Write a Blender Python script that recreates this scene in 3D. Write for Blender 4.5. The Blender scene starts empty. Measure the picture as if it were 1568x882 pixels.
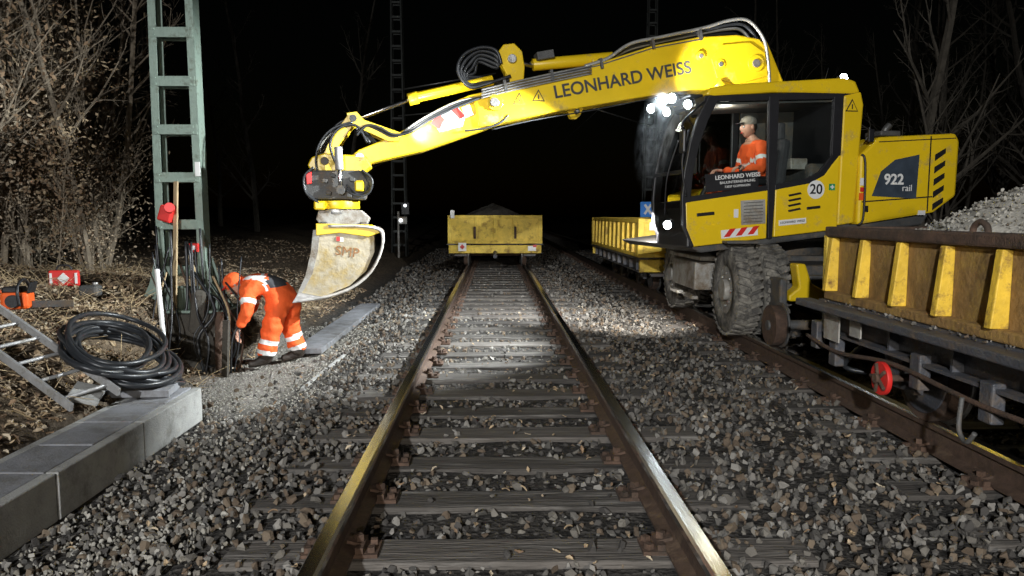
import bpy, bmesh, math, random
import numpy as np
from mathutils import Vector, Matrix, Euler, noise as mnoise
R=random.Random(7); NR=np.random.RandomState(5)
sc=bpy.context.scene
sc.view_settings.view_transform='Standard'
try: sc.view_settings.look='None'
except: pass
rad=math.radians
# ------------------------------------------------------------ materials
def mat(name,col,rough=.6,metal=0.,var=.25,scale=6,bump=.15,bscale=60,dirt=None,damt=.5,dscale=4,emit=None,es=0,spec=.5,rand=0,stretch=None,island=0):
    m=bpy.data.materials.new(name); m.use_nodes=True; nt=m.node_tree; N=nt.nodes; L=nt.links
    b=N['Principled BSDF']; b.inputs['Roughness'].default_value=rough; b.inputs['Metallic'].default_value=metal
    b.inputs['Specular IOR Level'].default_value=spec
    tc=N.new('ShaderNodeTexCoord'); co=tc.outputs['Object']
    if stretch:
        mp=N.new('ShaderNodeMapping'); mp.inputs['Scale'].default_value=stretch; L.new(co,mp.inputs[0]); co=mp.outputs[0]
    n=N.new('ShaderNodeTexNoise'); n.inputs['Scale'].default_value=scale; n.inputs['Detail'].default_value=6; n.inputs['Roughness'].default_value=.65; L.new(co,n.inputs[0])
    r=N.new('ShaderNodeValToRGB'); r.color_ramp.elements[0].position=.3; r.color_ramp.elements[1].position=.7
    r.color_ramp.elements[0].color=tuple(c*(1-var) for c in col)+(1,); r.color_ramp.elements[1].color=tuple(min(1,c*(1+var)) for c in col)+(1,)
    L.new(n.outputs[0],r.inputs[0]); out=r.outputs[0]
    if rand or island:
        if rand: src=N.new('ShaderNodeObjectInfo').outputs['Random']
        else: src=N.new('ShaderNodeNewGeometry').outputs['Random Per Island']
        a=rand or island
        mr=N.new('ShaderNodeMapRange'); mr.inputs[3].default_value=1-a; mr.inputs[4].default_value=1+a; L.new(src,mr.inputs[0])
        mx=N.new('ShaderNodeMixRGB'); mx.blend_type='MULTIPLY'; mx.inputs[0].default_value=1; L.new(out,mx.inputs[1]); L.new(mr.outputs[0],mx.inputs[2]); out=mx.outputs[0]
    if dirt:
        n2=N.new('ShaderNodeTexNoise'); n2.inputs['Scale'].default_value=dscale; n2.inputs['Detail'].default_value=10; n2.inputs['Roughness'].default_value=.75; L.new(co,n2.inputs[0])
        r2=N.new('ShaderNodeValToRGB'); r2.color_ramp.elements[0].position=.64-damt*.35; r2.color_ramp.elements[1].position=.72-damt*.15
        L.new(n2.outputs[0],r2.inputs[0]); mx=N.new('ShaderNodeMixRGB'); L.new(r2.outputs[0],mx.inputs[0]); L.new(out,mx.inputs[1]); mx.inputs[2].default_value=tuple(dirt)+(1,); out=mx.outputs[0]
        mr=N.new('ShaderNodeMapRange'); mr.inputs[3].default_value=rough; mr.inputs[4].default_value=.9; L.new(r2.outputs[0],mr.inputs[0]); L.new(mr.outputs[0],b.inputs['Roughness'])
    L.new(out,b.inputs['Base Color'])
    if bump:
        n3=N.new('ShaderNodeTexNoise'); n3.inputs['Scale'].default_value=bscale; n3.inputs['Detail'].default_value=5; L.new(co,n3.inputs[0])
        bp=N.new('ShaderNodeBump'); bp.inputs['Strength'].default_value=bump; bp.inputs['Distance'].default_value=.02; L.new(n3.outputs[0],bp.inputs['Height']); L.new(bp.outputs[0],b.inputs['Normal'])
    if emit: b.inputs['Emission Color'].default_value=tuple(emit)+(1,); b.inputs['Emission Strength'].default_value=es
    return m
YEL=(.78,.53,.012)
M=dict(
 yellow=mat('excavator_yellow',YEL,.33,var=.08,scale=2,bump=.05,bscale=10,dirt=(.42,.30,.07),damt=.25,dscale=4),
 wyellow=mat('wagon_yellow',(.64,.45,.05),.6,var=.25,scale=5,bump=.25,bscale=30,dirt=(.20,.12,.04),damt=.35,dscale=4),
 ribyel=mat('stanchion_yellow',(.66,.43,.04),.6,var=.25,scale=7,bump=.3,bscale=30,dirt=(.17,.09,.03),damt=.35,dscale=9),
 rustplate=mat('rusty_plate',(.22,.13,.045),.8,var=.4,scale=6,bump=.4,bscale=30,dirt=(.33,.21,.045),damt=.45,dscale=5),
 rust=mat('rust',(.085,.05,.033),.85,var=.4,scale=15,bump=.4,bscale=80,dirt=(.035,.025,.018),damt=.5),
 black=mat('black_paint',(.013,.013,.015),.45,bump=.1),
 rubber=mat('rubber',(.07,.066,.06),.85,var=.3,bump=.3,dirt=(.28,.26,.22),damt=.6,dscale=8),
 hose=mat('hose_rubber',(.02,.022,.025),.4,var=.3,bump=.05),
 sleeve=mat('hose_sleeve',(.45,.45,.42),.35,.5,var=.2,bump=.2,bscale=150),
 steel=mat('worn_steel',(.42,.42,.41),.38,.85,var=.3,bump=.15,dirt=(.2,.13,.07),damt=.3),
 bucket=mat('bucket_steel',(.42,.37,.27),.5,.25,var=.25,scale=4,bump=.35,bscale=25,dirt=(.48,.36,.15),damt=.5,dscale=5),
 bucketin=mat('bucket_back',(.55,.52,.47),.45,.3,var=.3,scale=6,bump=.3,bscale=20,dirt=(.3,.2,.12),damt=.3),
 chrome=mat('chrome_rod',(.8,.8,.8),.15,1,var=.05,bump=0),
 dgrey=mat('chassis_grey',(.07,.07,.068),.6,var=.3,bump=.3,dirt=(.16,.12,.08),damt=.4),
 lgrey=mat('fender_grey',(.36,.35,.32),.55,.2,var=.25,bump=.25,dirt=(.2,.15,.1),damt=.5),
 underf=mat('wagon_underframe',(.06,.064,.075),.5,var=.3,bump=.3,dirt=(.12,.09,.065),damt=.45,dscale=7),
 white=mat('white_paint',(.75,.75,.73),.5,var=.06,bump=.03,dirt=(.5,.48,.42),damt=.2),
 red=mat('red_paint',(.62,.025,.02),.45,var=.1,bump=.05,dirt=(.2,.03,.02),damt=.25),
 blue=mat('blue_sign',(.03,.25,.8),.4,var=.05,bump=0),
 decal=mat('grey_decal',(.045,.06,.08),.35,bump=0),
 conc=mat('concrete',(.34,.34,.325),.88,var=.22,scale=5,bump=.4,bscale=90,dirt=(.17,.165,.15),damt=.45,dscale=3),
 concd=mat('dark_concrete',(.22,.225,.24),.8,var=.2,scale=4,bump=.35,bscale=70,dirt=(.13,.125,.12),damt=.5,dscale=3),  # darker, slightly bluer concrete for the trough lids
 found=mat('old_foundation',(.07,.062,.05),.9,var=.4,scale=8,bump=.7,bscale=25,dirt=(.03,.025,.02),damt=.5),
 mast=mat('mast_green',(.23,.30,.25),.45,.1,var=.2,bump=.2,dirt=(.12,.13,.10),damt=.35,dscale=6),
 mast_dim=mat('mast_dimmed',(.07,.075,.07),.7,var=.2,bump=.1),  # mast paint darkened for the background masts, standing in for weaker light
 sleeper=mat('sleeper_wood',(.078,.070,.062),.88,var=.5,scale=9,bump=.9,bscale=26,stretch=(.25,3,3),island=.45,dirt=(.20,.19,.175),damt=.33,dscale=4),
 railside=mat('rail_rust',(.085,.055,.04),.7,.2,var=.35,scale=20,bump=.3,bscale=100,dirt=(.16,.11,.07),damt=.3),
 railtop=mat('rail_head',(.70,.69,.67),.2,1.,var=.12,scale=30,bump=.03,stretch=(1,.1,1)),
 wood=mat('wood_stake',(.40,.30,.17),.8,var=.3,scale=8,bump=.3,stretch=(4,4,.5)),
 alu=mat('aluminium',(.42,.42,.42),.5,.5,var=.2,bump=.15,dirt=(.2,.18,.14),damt=.45),
 orange=mat('hi_vis_orange',(.92,.12,.02),.8,var=.15,scale=5,bump=1.,bscale=11),
 reflex=mat('reflective_tape',(.80,.82,.80),.4,var=.05,bump=.1),
 greycl=mat('grey_cloth',(.05,.05,.055),.85,bump=.5,bscale=20),
 skin=mat('skin',(.50,.27,.19),.5,var=.08,bump=.05),
 boot=mat('boot_leather',(.03,.022,.016),.6,bump=.3),
 bark=mat('bark',(.26,.21,.15),.9,var=.4,scale=12,bump=.5,rand=.35),
 bark_dim=mat('bark_dimmed',(.08,.07,.055),.9,var=.4,scale=12,bump=.5,rand=.35),  # bark darkened so the right and far trees look dimly lit
 plastic=mat('plastic_orange',(.8,.12,.02),.35,var=.05,bump=0),
 faded=mat('faded_print',(.30,.14,.05),.7,var=.5,scale=30,bump=.1),
)
def ramp_rand(name,cols,rough=.85,bump=.4,bscale=50,trans=False):
    m=mat(name,(1,1,1),rough,var=.3,scale=25,bump=bump,bscale=bscale,spec=.3); nt=m.node_tree;N=nt.nodes;L=nt.links;b=N['Principled BSDF']
    src=b.inputs['Base Color'].links[0].from_socket
    oi=N.new('ShaderNodeObjectInfo'); r=N.new('ShaderNodeValToRGB'); r.color_ramp.interpolation='CONSTANT'
    e=r.color_ramp.elements; e[0].color=cols[0]+(1,); e[1].position=1/len(cols); e[1].color=cols[1]+(1,)
    for i,c in enumerate(cols[2:]): k=e.new((i+2)/len(cols)); k.color=c+(1,)
    L.new(oi.outputs['Random'],r.inputs[0]); mx=N.new('ShaderNodeMixRGB'); mx.blend_type='MULTIPLY'; mx.inputs[0].default_value=1
    L.new(r.outputs[0],mx.inputs[1]); L.new(src,mx.inputs[2]); L.new(mx.outputs[0],b.inputs['Base Color']); return m
M['stone']=ramp_rand('ballast_stone',[(.095,.09,.082),(.15,.138,.12),(.20,.185,.16),(.14,.105,.075),(.28,.265,.24),(.18,.14,.10),(.075,.07,.065),(.17,.16,.145)])
M['gravel']=ramp_rand('light_gravel',[(.31,.295,.255),(.41,.39,.34),(.25,.23,.19),(.46,.44,.39)])
M['leaf']=ramp_rand('dry_leaf',[(.42,.31,.19),(.30,.20,.12),(.52,.41,.28),(.20,.135,.085),(.46,.35,.22),(.56,.47,.34)],.75,.2)
def emis(name,col,s):
    m=bpy.data.materials.new(name); m.use_nodes=True; b=m.node_tree.nodes['Principled BSDF']
    b.inputs['Base Color'].default_value=(.9,.9,.9,1); b.inputs['Emission Color'].default_value=col+(1,); b.inputs['Emission Strength'].default_value=s; return m
M['lamp']=emis('lamp_led',(.85,.95,1.),60)
M['lampdim']=emis('lamp_small',(.9,.95,1.),3)
def glass():
    m=bpy.data.materials.new('cab_glass'); m.use_nodes=True; nt=m.node_tree;N=nt.nodes;L=nt.links
    N.remove(N['Principled BSDF']); o=N['Material Output']
    t=N.new('ShaderNodeBsdfTransparent'); t.inputs[0].default_value=(.78,.83,.81,1)
    g=N.new('ShaderNodeBsdfGlossy'); g.inputs['Roughness'].default_value=.03
    f=N.new('ShaderNodeFresnel'); f.inputs[0].default_value=1.5; mx=N.new('ShaderNodeMixShader')
    L.new(f.outputs[0],mx.inputs[0]);L.new(t.outputs[0],mx.inputs[1]);L.new(g.outputs[0],mx.inputs[2]);L.new(mx.outputs[0],o.inputs[0]); return m
M['glass']=glass()
def steam(name,dens,sharp,nscale=1.6):
    m=bpy.data.materials.new(name); m.use_nodes=True; nt=m.node_tree;N=nt.nodes;L=nt.links
    N.remove(N['Principled BSDF']); o=N['Material Output']; vs=N.new('ShaderNodeVolumeScatter'); vs.inputs['Color'].default_value=(.85,.93,1,1)
    tc=N.new('ShaderNodeTexCoord'); n=N.new('ShaderNodeTexNoise'); n.inputs['Scale'].default_value=nscale; n.inputs['Detail'].default_value=4; n.inputs['Distortion'].default_value=1.5; L.new(tc.outputs['Object'],n.inputs[0])
    ln=N.new('ShaderNodeVectorMath'); ln.operation='LENGTH'; L.new(tc.outputs['Object'],ln.inputs[0])
    fo=N.new('ShaderNodeMapRange'); fo.inputs[1].default_value=1.; fo.inputs[2].default_value=.1; L.new(ln.outputs['Value'],fo.inputs[0])
    r=N.new('ShaderNodeMapRange'); r.inputs[1].default_value=sharp; r.inputs[2].default_value=.75; L.new(n.outputs[0],r.inputs[0])
    a=N.new('ShaderNodeMath'); a.operation='MULTIPLY'; L.new(fo.outputs[0],a.inputs[0]); L.new(r.outputs[0],a.inputs[1])
    b=N.new('ShaderNodeMath'); b.operation='MULTIPLY'; L.new(a.outputs[0],b.inputs[0]); b.inputs[1].default_value=dens; L.new(b.outputs[0],vs.inputs['Density']); L.new(vs.outputs[0],o.inputs['Volume']); return m
# ------------------------------------------------------------ helpers
def attach(o,parent):
    sc.collection.objects.link(o)
    if parent is not None:
        o.parent=parent
        if parent.get('w'): o.matrix_parent_inverse=parent.matrix_basis.inverted()
    return o
def empty(name,loc,rz=0,parent=None,world=True):
    e=bpy.data.objects.new(name,None); e.empty_display_size=.3; e.location=loc; e.rotation_euler=(0,0,rz)
    attach(e,parent); e.matrix_basis; 
    if world: e['w']=1
    return e
def mobj(name,v,f,m,parent=None,smooth=False,bev=0,fix=True,mats=None,fm=None):
    me=bpy.data.meshes.new(name); me.from_pydata([tuple(p) for p in v],[],[tuple(q) for q in f])
    if fix:
        b=bmesh.new(); b.from_mesh(me); bmesh.ops.recalc_face_normals(b,faces=b.faces); b.to_mesh(me); b.free()
    for mm in (mats or [m]): me.materials.append(mm)
    if fm: 
        for p,i in zip(me.polygons,fm): p.material_index=i
    if smooth: 
        for p in me.polygons: p.use_smooth=True
    o=bpy.data.objects.new(name,me); attach(o,parent)
    if bev:
        bm=o.modifiers.new('b','BEVEL'); bm.width=bev; bm.segments=2; bm.limit_method='ANGLE'
    return o
BF=[(0,1,3,2),(4,6,7,5),(0,4,5,1),(2,3,7,6),(0,2,6,4),(1,5,7,3)]
def boxv(c,s,rot=(0,0,0)):
    E=Euler(rot).to_matrix(); return [Vector(c)+E@Vector((x*s[0]/2,y*s[1]/2,z*s[2]/2)) for x in(-1,1) for y in(-1,1) for z in(-1,1)]
def box(name,c,s,m,parent=None,rot=(0,0,0),bev=.006): return mobj(name,boxv(c,s,rot),BF,m,parent,bev=bev)
def boxes(name,lst,m,parent=None,bev=0):
    v=[];f=[]
    for it in lst:
        c,s=it[0],it[1]; r=it[2] if len(it)>2 else (0,0,0); o=len(v); v+=boxv(c,s,r); f+=[tuple(i+o for i in q) for q in BF]
    return mobj(name,v,f,m,parent,bev=bev)
def prism(name,pts,y0,y1,m,parent=None,bev=.01):
    n=len(pts); v=[(p[0],y0,p[1]) for p in pts]+[(p[0],y1,p[1]) for p in pts]
    f=[tuple(range(n)),tuple(range(2*n-1,n-1,-1))]+[(i,(i+1)%n,n+(i+1)%n,n+i) for i in range(n)]
    return mobj(name,v,f,m,parent,bev=bev)
def smoothpts(pts,k=6,cyc=False):
    P=[Vector(p) for p in pts]
    if len(P)<3: return P
    out=[]; n=len(P); rng=range(n if cyc else n-1)
    for i in rng:
        if cyc: a,b,c,d=P[i-1],P[i],P[(i+1)%n],P[(i+2)%n]
        else: a,b,c,d=P[max(i-1,0)],P[i],P[i+1],P[min(i+2,n-1)]
        for j in range(k):
            t=j/k; out.append(.5*((2*b)+(-a+c)*t+(2*a-5*b+4*c-d)*t*t+(-a+3*b-3*c+d)*t**3))
    if not cyc: out.append(P[-1])
    return out
def sweep(P,r,seg=8,V=None,F=None,cap=True,cyc=False):
    V=[] if V is None else V; F=[] if F is None else F; o=len(V); n=len(P)
    rr=r if hasattr(r,'__len__') else [r]*n
    up=Vector((0,0,1)); t=(P[1]-P[0]).normalized()
    a=t.cross(up); a=a if a.length>.05 else t.cross(Vector((1,0,0))); a.normalize()
    for i in range(n):
        if cyc: t=(P[(i+1)%n]-P[i-1])
        else: t=(P[min(i+1,n-1)]-P[max(i-1,0)])
        t.normalize(); a=(a-t*a.dot(t)); 
        if a.length<1e-5: a=t.orthogonal()
        a.normalize(); b=t.cross(a)
        for s in range(seg):
            an=2*math.pi*s/seg; V.append(P[i]+(a*math.cos(an)+b*math.sin(an))*rr[i])
    for i in range(n if cyc else n-1):
        for s in range(seg):
            j=(i+1)%n; F.append((o+i*seg+s,o+i*seg+(s+1)%seg,o+j*seg+(s+1)%seg,o+j*seg+s))
    if cap and not cyc: F.append(tuple(o+s for s in range(seg))); F.append(tuple(o+(n-1)*seg+s for s in range(seg)))
    return V,F
def tube(name,pts,r,m,parent=None,k=6,seg=8,cyc=False):
    V,F=sweep(smoothpts(pts,k,cyc),r,seg,cyc=cyc); return mobj(name,V,F,m,parent,smooth=True)
def cyl(name,p0,p1,r,m,parent=None,r1=None,seg=24,bev=.004):
    V,F=sweep([Vector(p0),Vector(p1)],[r,r if r1 is None else r1],seg)
    o=mobj(name,V,F,m,parent,bev=bev)
    for p in o.data.polygons:
        if len(p.vertices)==4: p.use_smooth=True
    return o
def text(name,s,loc,size,m,parent,rot=(math.pi/2,0,0),ext=.002,bold=0,align='CENTER'):
    c=bpy.data.curves.new(name,'FONT'); c.body=s; c.size=size; c.extrude=ext; c.offset=bold; c.align_x=align; c.align_y='CENTER'
    c.materials.append(m); o=bpy.data.objects.new(name,c); o.location=loc; o.rotation_euler=rot; attach(o,parent); return o
def scatter(name,pts,scl,rot,templ):
    me=bpy.data.meshes.new(name); me.from_pydata([tuple(p) for p in pts],[],[])
    a=me.attributes.new('scl','FLOAT','POINT'); a.data.foreach_set('value',np.asarray(scl,dtype=np.float32))
    a=me.attributes.new('rot','FLOAT_VECTOR','POINT'); a.data.foreach_set('vector',np.asarray(rot,dtype=np.float32).ravel())
    o=bpy.data.objects.new(name,me); sc.collection.objects.link(o)
    ng=bpy.data.node_groups.new(name,'GeometryNodeTree')
    ng.interface.new_socket('Geometry',in_out='INPUT',socket_type='NodeSocketGeometry'); ng.interface.new_socket('Geometry',in_out='OUTPUT',socket_type='NodeSocketGeometry')
    N=ng.nodes;L=ng.links; gi=N.new('NodeGroupInput'); go=N.new('NodeGroupOutput'); ip=N.new('GeometryNodeInstanceOnPoints'); ci=N.new('GeometryNodeCollectionInfo')
    ci.inputs[0].default_value=templ; ci.inputs[1].default_value=True; ci.inputs[2].default_value=True
    s=N.new('GeometryNodeInputNamedAttribute'); s.data_type='FLOAT'; s.inputs[0].default_value='scl'
    r=N.new('GeometryNodeInputNamedAttribute'); r.data_type='FLOAT_VECTOR'; r.inputs[0].default_value='rot'
    er=N.new('FunctionNodeEulerToRotation'); L.new(r.outputs[0],er.inputs[0])
    L.new(gi.outputs[0],ip.inputs['Points']); L.new(ci.outputs[0],ip.inputs['Instance']); ip.inputs['Pick Instance'].default_value=True
    L.new(er.outputs[0],ip.inputs['Rotation']); L.new(s.outputs[0],ip.inputs['Scale']); L.new(ip.outputs[0],go.inputs[0])
    md=o.modifiers.new('scatter','NODES'); md.node_group=ng; return o
def stone_coll(name,m,n=9):
    c=bpy.data.collections.new(name)
    for i in range(n):
        b=bmesh.new(); rr=np.random.RandomState(100+i)
        ax=np.array([1,rr.uniform(.6,.95),rr.uniform(.45,.8)])
        for k in range(13):
            d=rr.normal(size=3); d/=np.linalg.norm(d); d=d*ax*rr.uniform(.75,1.)*.5; b.verts.new(d)
        res=bmesh.ops.convex_hull(b,input=b.verts); 
        dl=[e for e in res['geom_interior'] if isinstance(e,bmesh.types.BMVert)]
        bmesh.ops.delete(b,geom=dl,context='VERTS')
        bmesh.ops.dissolve_limit(b,angle_limit=rad(14),verts=b.verts,edges=b.edges)
        me=bpy.data.meshes.new(name+'_m'); b.to_mesh(me); b.free(); me.materials.append(m)
        c.objects.link(bpy.data.objects.new(name+'_t',me))
    return c
# ------------------------------------------------------------ terrain
XS=[-80,-20,-10,-6,-4.6,-3.9,-3.4,-2.97,-2.84,-2.2,-1.7,-1.4,1.7,5.0,5.8,7,10,20,80]
ZS=[3.5,1.3,.95,.78,.62,.50,.35,.12,-.18,-.20,-.09,-.035,-.035,-.035,-.4,-.4,.1,.9,3]
XS2=[-80,-20,-10,-6,-4.6,-3.6,-2.7,-2.1,-1.7,-1.4]; ZS2=[3.5,1.1,.7,.45,.28,.05,-.16,-.16,-.09,-.035]
def sst(a,b,x): t=np.clip((x-a)/(b-a),0,1); return t*t*(3-2*t)
def gh(x,y):
    x=np.asarray(x,float);y=np.asarray(y,float)
    z=np.interp(x,XS,ZS); z2=np.interp(x,XS2+XS[12:],ZS2+ZS[12:])
    w=sst(9.4,12.5,y); z=z*(1-w)+z2*w
    pit=sst(6.1,6.9,y)*(1-sst(9.2,10,y))*sst(-3.95,-3.35,x)*(1-sst(-2.7,-2.3,x)); z=z*(1-pit)+(-.24)*pit
    bank=1-sst(-3.2,-2.9,x)
    z=z+bank*(.035*np.sin(x*3.1+y*1.7)+.03*np.sin(y*4.3-x*2)+.015*np.sin(x*9+y*7))+.012*np.sin(x*5+1)*np.sin(y*4.1)
    return z
gx=np.concatenate([np.linspace(-80,-12,24)[:-1],np.linspace(-12,-1.2,110)[:-1],np.linspace(-1.2,6,50)[:-1],np.linspace(6,80,40)])
gy=np.concatenate([np.linspace(-25,0,14)[:-1],np.linspace(0,14,140)[:-1],np.linspace(14,40,60)[:-1],np.linspace(40,260,40)])
GX,GY=np.meshgrid(gx,gy); GZ=gh(GX,GY); nx=len(gx)
v=np.stack([GX.ravel(),GY.ravel(),GZ.ravel()],1); f=[(j*nx+i,j*nx+i+1,(j+1)*nx+i+1,(j+1)*nx+i) for j in range(len(gy)-1) for i in range(nx-1)]
def ground_mat():
    m=bpy.data.materials.new('ground_soil'); m.use_nodes=True; nt=m.node_tree;N=nt.nodes;L=nt.links;b=N['Principled BSDF']; b.inputs['Roughness'].default_value=.95; b.inputs['Specular IOR Level'].default_value=.2
    tc=N.new('ShaderNodeTexCoord'); sp=N.new('ShaderNodeSeparateXYZ'); L.new(tc.outputs['Object'],sp.inputs[0])
    def noise(s,d=8):
        n=N.new('ShaderNodeTexNoise'); n.inputs['Scale'].default_value=s; n.inputs['Detail'].default_value=d; n.inputs['Roughness'].default_value=.7; L.new(tc.outputs['Object'],n.inputs[0]); return n.outputs[0]
    def ramp(src,a,ca,bb,cb,mid=None):
        r=N.new('ShaderNodeValToRGB'); r.color_ramp.elements[0].position=a; r.color_ramp.elements[0].color=ca+(1,); r.color_ramp.elements[1].position=bb; r.color_ramp.elements[1].color=cb+(1,)
        if mid: e=r.color_ramp.elements.new(mid[0]); e.color=mid[1]+(1,)
        L.new(src,r.inputs[0]); return r.outputs[0]
    soil=ramp(noise(14),.3,(.04,.03,.02),.75,(.32,.25,.17),(.52,(.14,.105,.07)))
    vo=N.new('ShaderNodeTexVoronoi'); vo.inputs['Scale'].default_value=32; L.new(tc.outputs['Object'],vo.inputs[0])
    bal=ramp(vo.outputs['Color'],.1,(.02,.019,.018),.9,(.09,.083,.075))
    vf=N.new('ShaderNodeTexVoronoi'); vf.inputs['Scale'].default_value=90; L.new(tc.outputs['Object'],vf.inputs[0])
    fine=ramp(vf.outputs['Color'],.1,(.12,.115,.10),.9,(.34,.32,.29))
    def mrange(src,a,bb):
        r=N.new('ShaderNodeMapRange'); r.inputs[1].default_value=a; r.inputs[2].default_value=bb; L.new(src,r.inputs[0]); return r.outputs[0]
    def mix(f_,a,bb):
        x=N.new('ShaderNodeMixRGB'); L.new(f_,x.inputs[0]); L.new(a,x.inputs[1]); L.new(bb,x.inputs[2]); return x.outputs[0]
    def mul(a,bb):
        x=N.new('ShaderNodeMath'); x.operation='MULTIPLY'; L.new(a,x.inputs[0]); L.new(bb,x.inputs[1]); return x.outputs[0]
    wob=N.new('ShaderNodeMath'); wob.operation='MULTIPLY_ADD'; L.new(noise(3),wob.inputs[0]); wob.inputs[1].default_value=.7; 
    L.new(sp.outputs[0],wob.inputs[2]); X=wob.outputs[0]
    c=mix(mrange(X,-2.75,-2.3),soil,bal)
    c=mix(mul(mul(mrange(X,-2.9,-2.6),mrange(X,-1.5,-1.75)),mul(mrange(sp.outputs[1],6,6.6),mrange(sp.outputs[1],11,9))),c,fine)
    c=mix(mrange(X,6.3,7.2),c,soil)
    L.new(c,b.inputs['Base Color'])
    bp=N.new('ShaderNodeBump'); bp.inputs['Strength'].default_value=.8; bp.inputs['Distance'].default_value=.03
    ad=N.new('ShaderNodeMath'); ad.operation='ADD'; L.new(vo.outputs[0],ad.inputs[0]); L.new(noise(40),ad.inputs[1]); L.new(ad.outputs[0],bp.inputs['Height']); L.new(bp.outputs[0],b.inputs['Normal'])
    return m
mobj('ground',v,f,ground_mat(),smooth=True,fix=False)
# ------------------------------------------------------------ tracks
def rail_track(name,xc,phase,sp,y0,y1):
    e=empty(name,(xc,0,0))
    prof=[(-.07,.015),(.07,.015),(.07,.027),(.012,.048),(.009,.14),(.036,.155),(.038,.186),(.028,.20),(-.028,.20),(-.038,.186),(-.036,.155),(-.009,.14),(-.012,.048),(-.07,.027)]
    for sx in(-.7525,.7525):
        ys=np.arange(y0,y1+.1,5); n=len(prof); V=[(xc+sx+p[0],y,p[1]) for y in ys for p in prof]; F=[];fm=[]
        for j in range(len(ys)-1):
            for i in range(n): F.append((j*n+i,j*n+(i+1)%n,(j+1)*n+(i+1)%n,(j+1)*n+i)); fm.append(1 if i in(6,7,8) or (i==5 and sx<0) or (i==9 and sx>0) else 0)
        F.append(tuple(range(n)));fm.append(0)
        mobj('rail',V,F,None,e,mats=[M['railside'],M['railtop']],fm=fm)
    sl=[];pl=[];bo=[]
    y=phase-sp*12
    while y<y1:
        yy=y+R.uniform(-.02,.02); rz=R.uniform(-.012,.012)
        sl.append(((xc+R.uniform(-.05,.05),yy,-.08+R.uniform(-.012,.002)),(2.6,.25+R.uniform(-.02,.01),.16),(0,R.uniform(-.004,.004),rz)))
        for sx in(-.7525,.7525):
            pl.append(((xc+sx,yy,.008),(.34,.15,.018)))
            if y<30:
                for s in(-1,1):
                    pl.append(((xc+sx+s*.09,yy,.03),(.035,.14,.03)))
                    pl.append(((xc+sx+s*.065,yy,.048),(.07,.06,.014),(0,s*.25,0)))
                    bo.append(((xc+sx+s*.08,yy,.064),(.032,.032,.03),(0,0,R.uniform(0,1)))); bo.append(((xc+sx+s*.14,yy+.04,.028),(.03,.03,.024),(0,0,R.uniform(0,1)))); bo.append(((xc+sx+s*.14,yy-.04,.028),(.03,.03,.024),(0,0,R.uniform(0,1))))
        y+=sp
    boxes('sleepers',sl,M['sleeper'],e,bev=.008); boxes('baseplates',pl,M['rust'],e); boxes('bolts',bo,M['rust'],e)
    return sl
RT=3.45
S1=rail_track('railway_track',0,3.19,.59,-6,110)
S2=rail_track('railway_track',RT,3.3,.60,-6,110)
# ------------------------------------------------------------ ballast
stones=stone_coll('ballast_templates',M['stone']); lights_c=stone_coll('gravel_templates',M['gravel'],5)
def field(x0,x1,y0,y1,dens):
    n=int((x1-x0)*(y1-y0)*dens); return NR.uniform(x0,x1,n),NR.uniform(y0,y1,n)
PX=[];PY=[];PS=[]
for (x0,x1,y0,y1,d,s) in [(-2.5,5.6,.6,4.2,520,.058),(-2.6,5.8,4.2,7,470,.058),(-2.6,6,7,12,320,.062),(-2.6,6,12,20,170,.07),(-2.8,6,20,36,60,.1)]:
    a,b=field(x0,x1,y0,y1,d); PX.append(a);PY.append(b);PS.append(s*(.5+1.05*NR.rand(len(a))**1.3))
PX=np.concatenate(PX);PY=np.concatenate(PY);PS=np.concatenate(PS)
PZ=gh(PX,PY)+NR.uniform(-.015,.03,len(PX))+.015*np.sin(PX*7.3+PY*3)*np.sin(PY*6.1-PX*2)
keep=np.ones(len(PX),bool)
for sx in(-.7525,.7525,RT-.7525,RT+.7525): keep&=np.abs(PX-sx)>.09
keep&=~((PX<-2.44)&(PY<6.0))
fine=(PX<-1.75)&(PY>6.1)&(PY<11); keep&=~(fine&(NR.rand(len(PX))<.85))
def sleeper_mask(xc,ph,sp):
    d=np.abs((PY-ph+sp/2)%sp-sp/2); dist=np.abs(PX-xc); return (d<.125)&(dist<1.3),dist
on,dist=sleeper_mask(0,3.19,.59)
pr=np.where(dist<.7,.02,np.where(PX<0,.25,.45)); keep&=~(on&(NR.rand(len(PX))>pr)); PZ=np.where(on,.014,PZ)
PZ=np.where((~on)&(dist>.85)&(dist<1.6),PZ+.01,PZ); PZ=np.where((~on)&(dist<.7),PZ-.015,PZ)
on,dist=sleeper_mask(RT,3.3,.60)
pr=np.where(dist<.7,.15,.6); keep&=~(on&(NR.rand(len(PX))>pr)); PZ=np.where(on,.014,PZ)
PX,PY,PZ,PS=PX[keep],PY[keep],PZ[keep],PS[keep]; n=len(PX)
scatter('ballast',np.stack([PX,PY,PZ],1),PS,NR.uniform(-3,3,(n,3)),stones)
a,b=field(-2.95,-1.6,6.0,11,900); z=gh(a,b); a2,b2=field(-2.43,-1.35,2.2,6.0,150); a3=np.clip(-1.9+NR.normal(0,.25,500),-2.42,-1.3); b3=3.3+NR.normal(0,.5,500)
a=np.concatenate([a,a2,a3]); z=np.concatenate([z,gh(a2,b2)+.02,gh(a3,b3)+.025]); b=np.concatenate([b,b2,b3]); ss=NR.uniform(.012,.035,len(a)); ss[-len(a3)-len(a2):]*=1.3
scatter('fine_gravel',np.stack([a,b,z],1),ss,NR.uniform(-3,3,(len(a),3)),lights_c)
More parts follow.
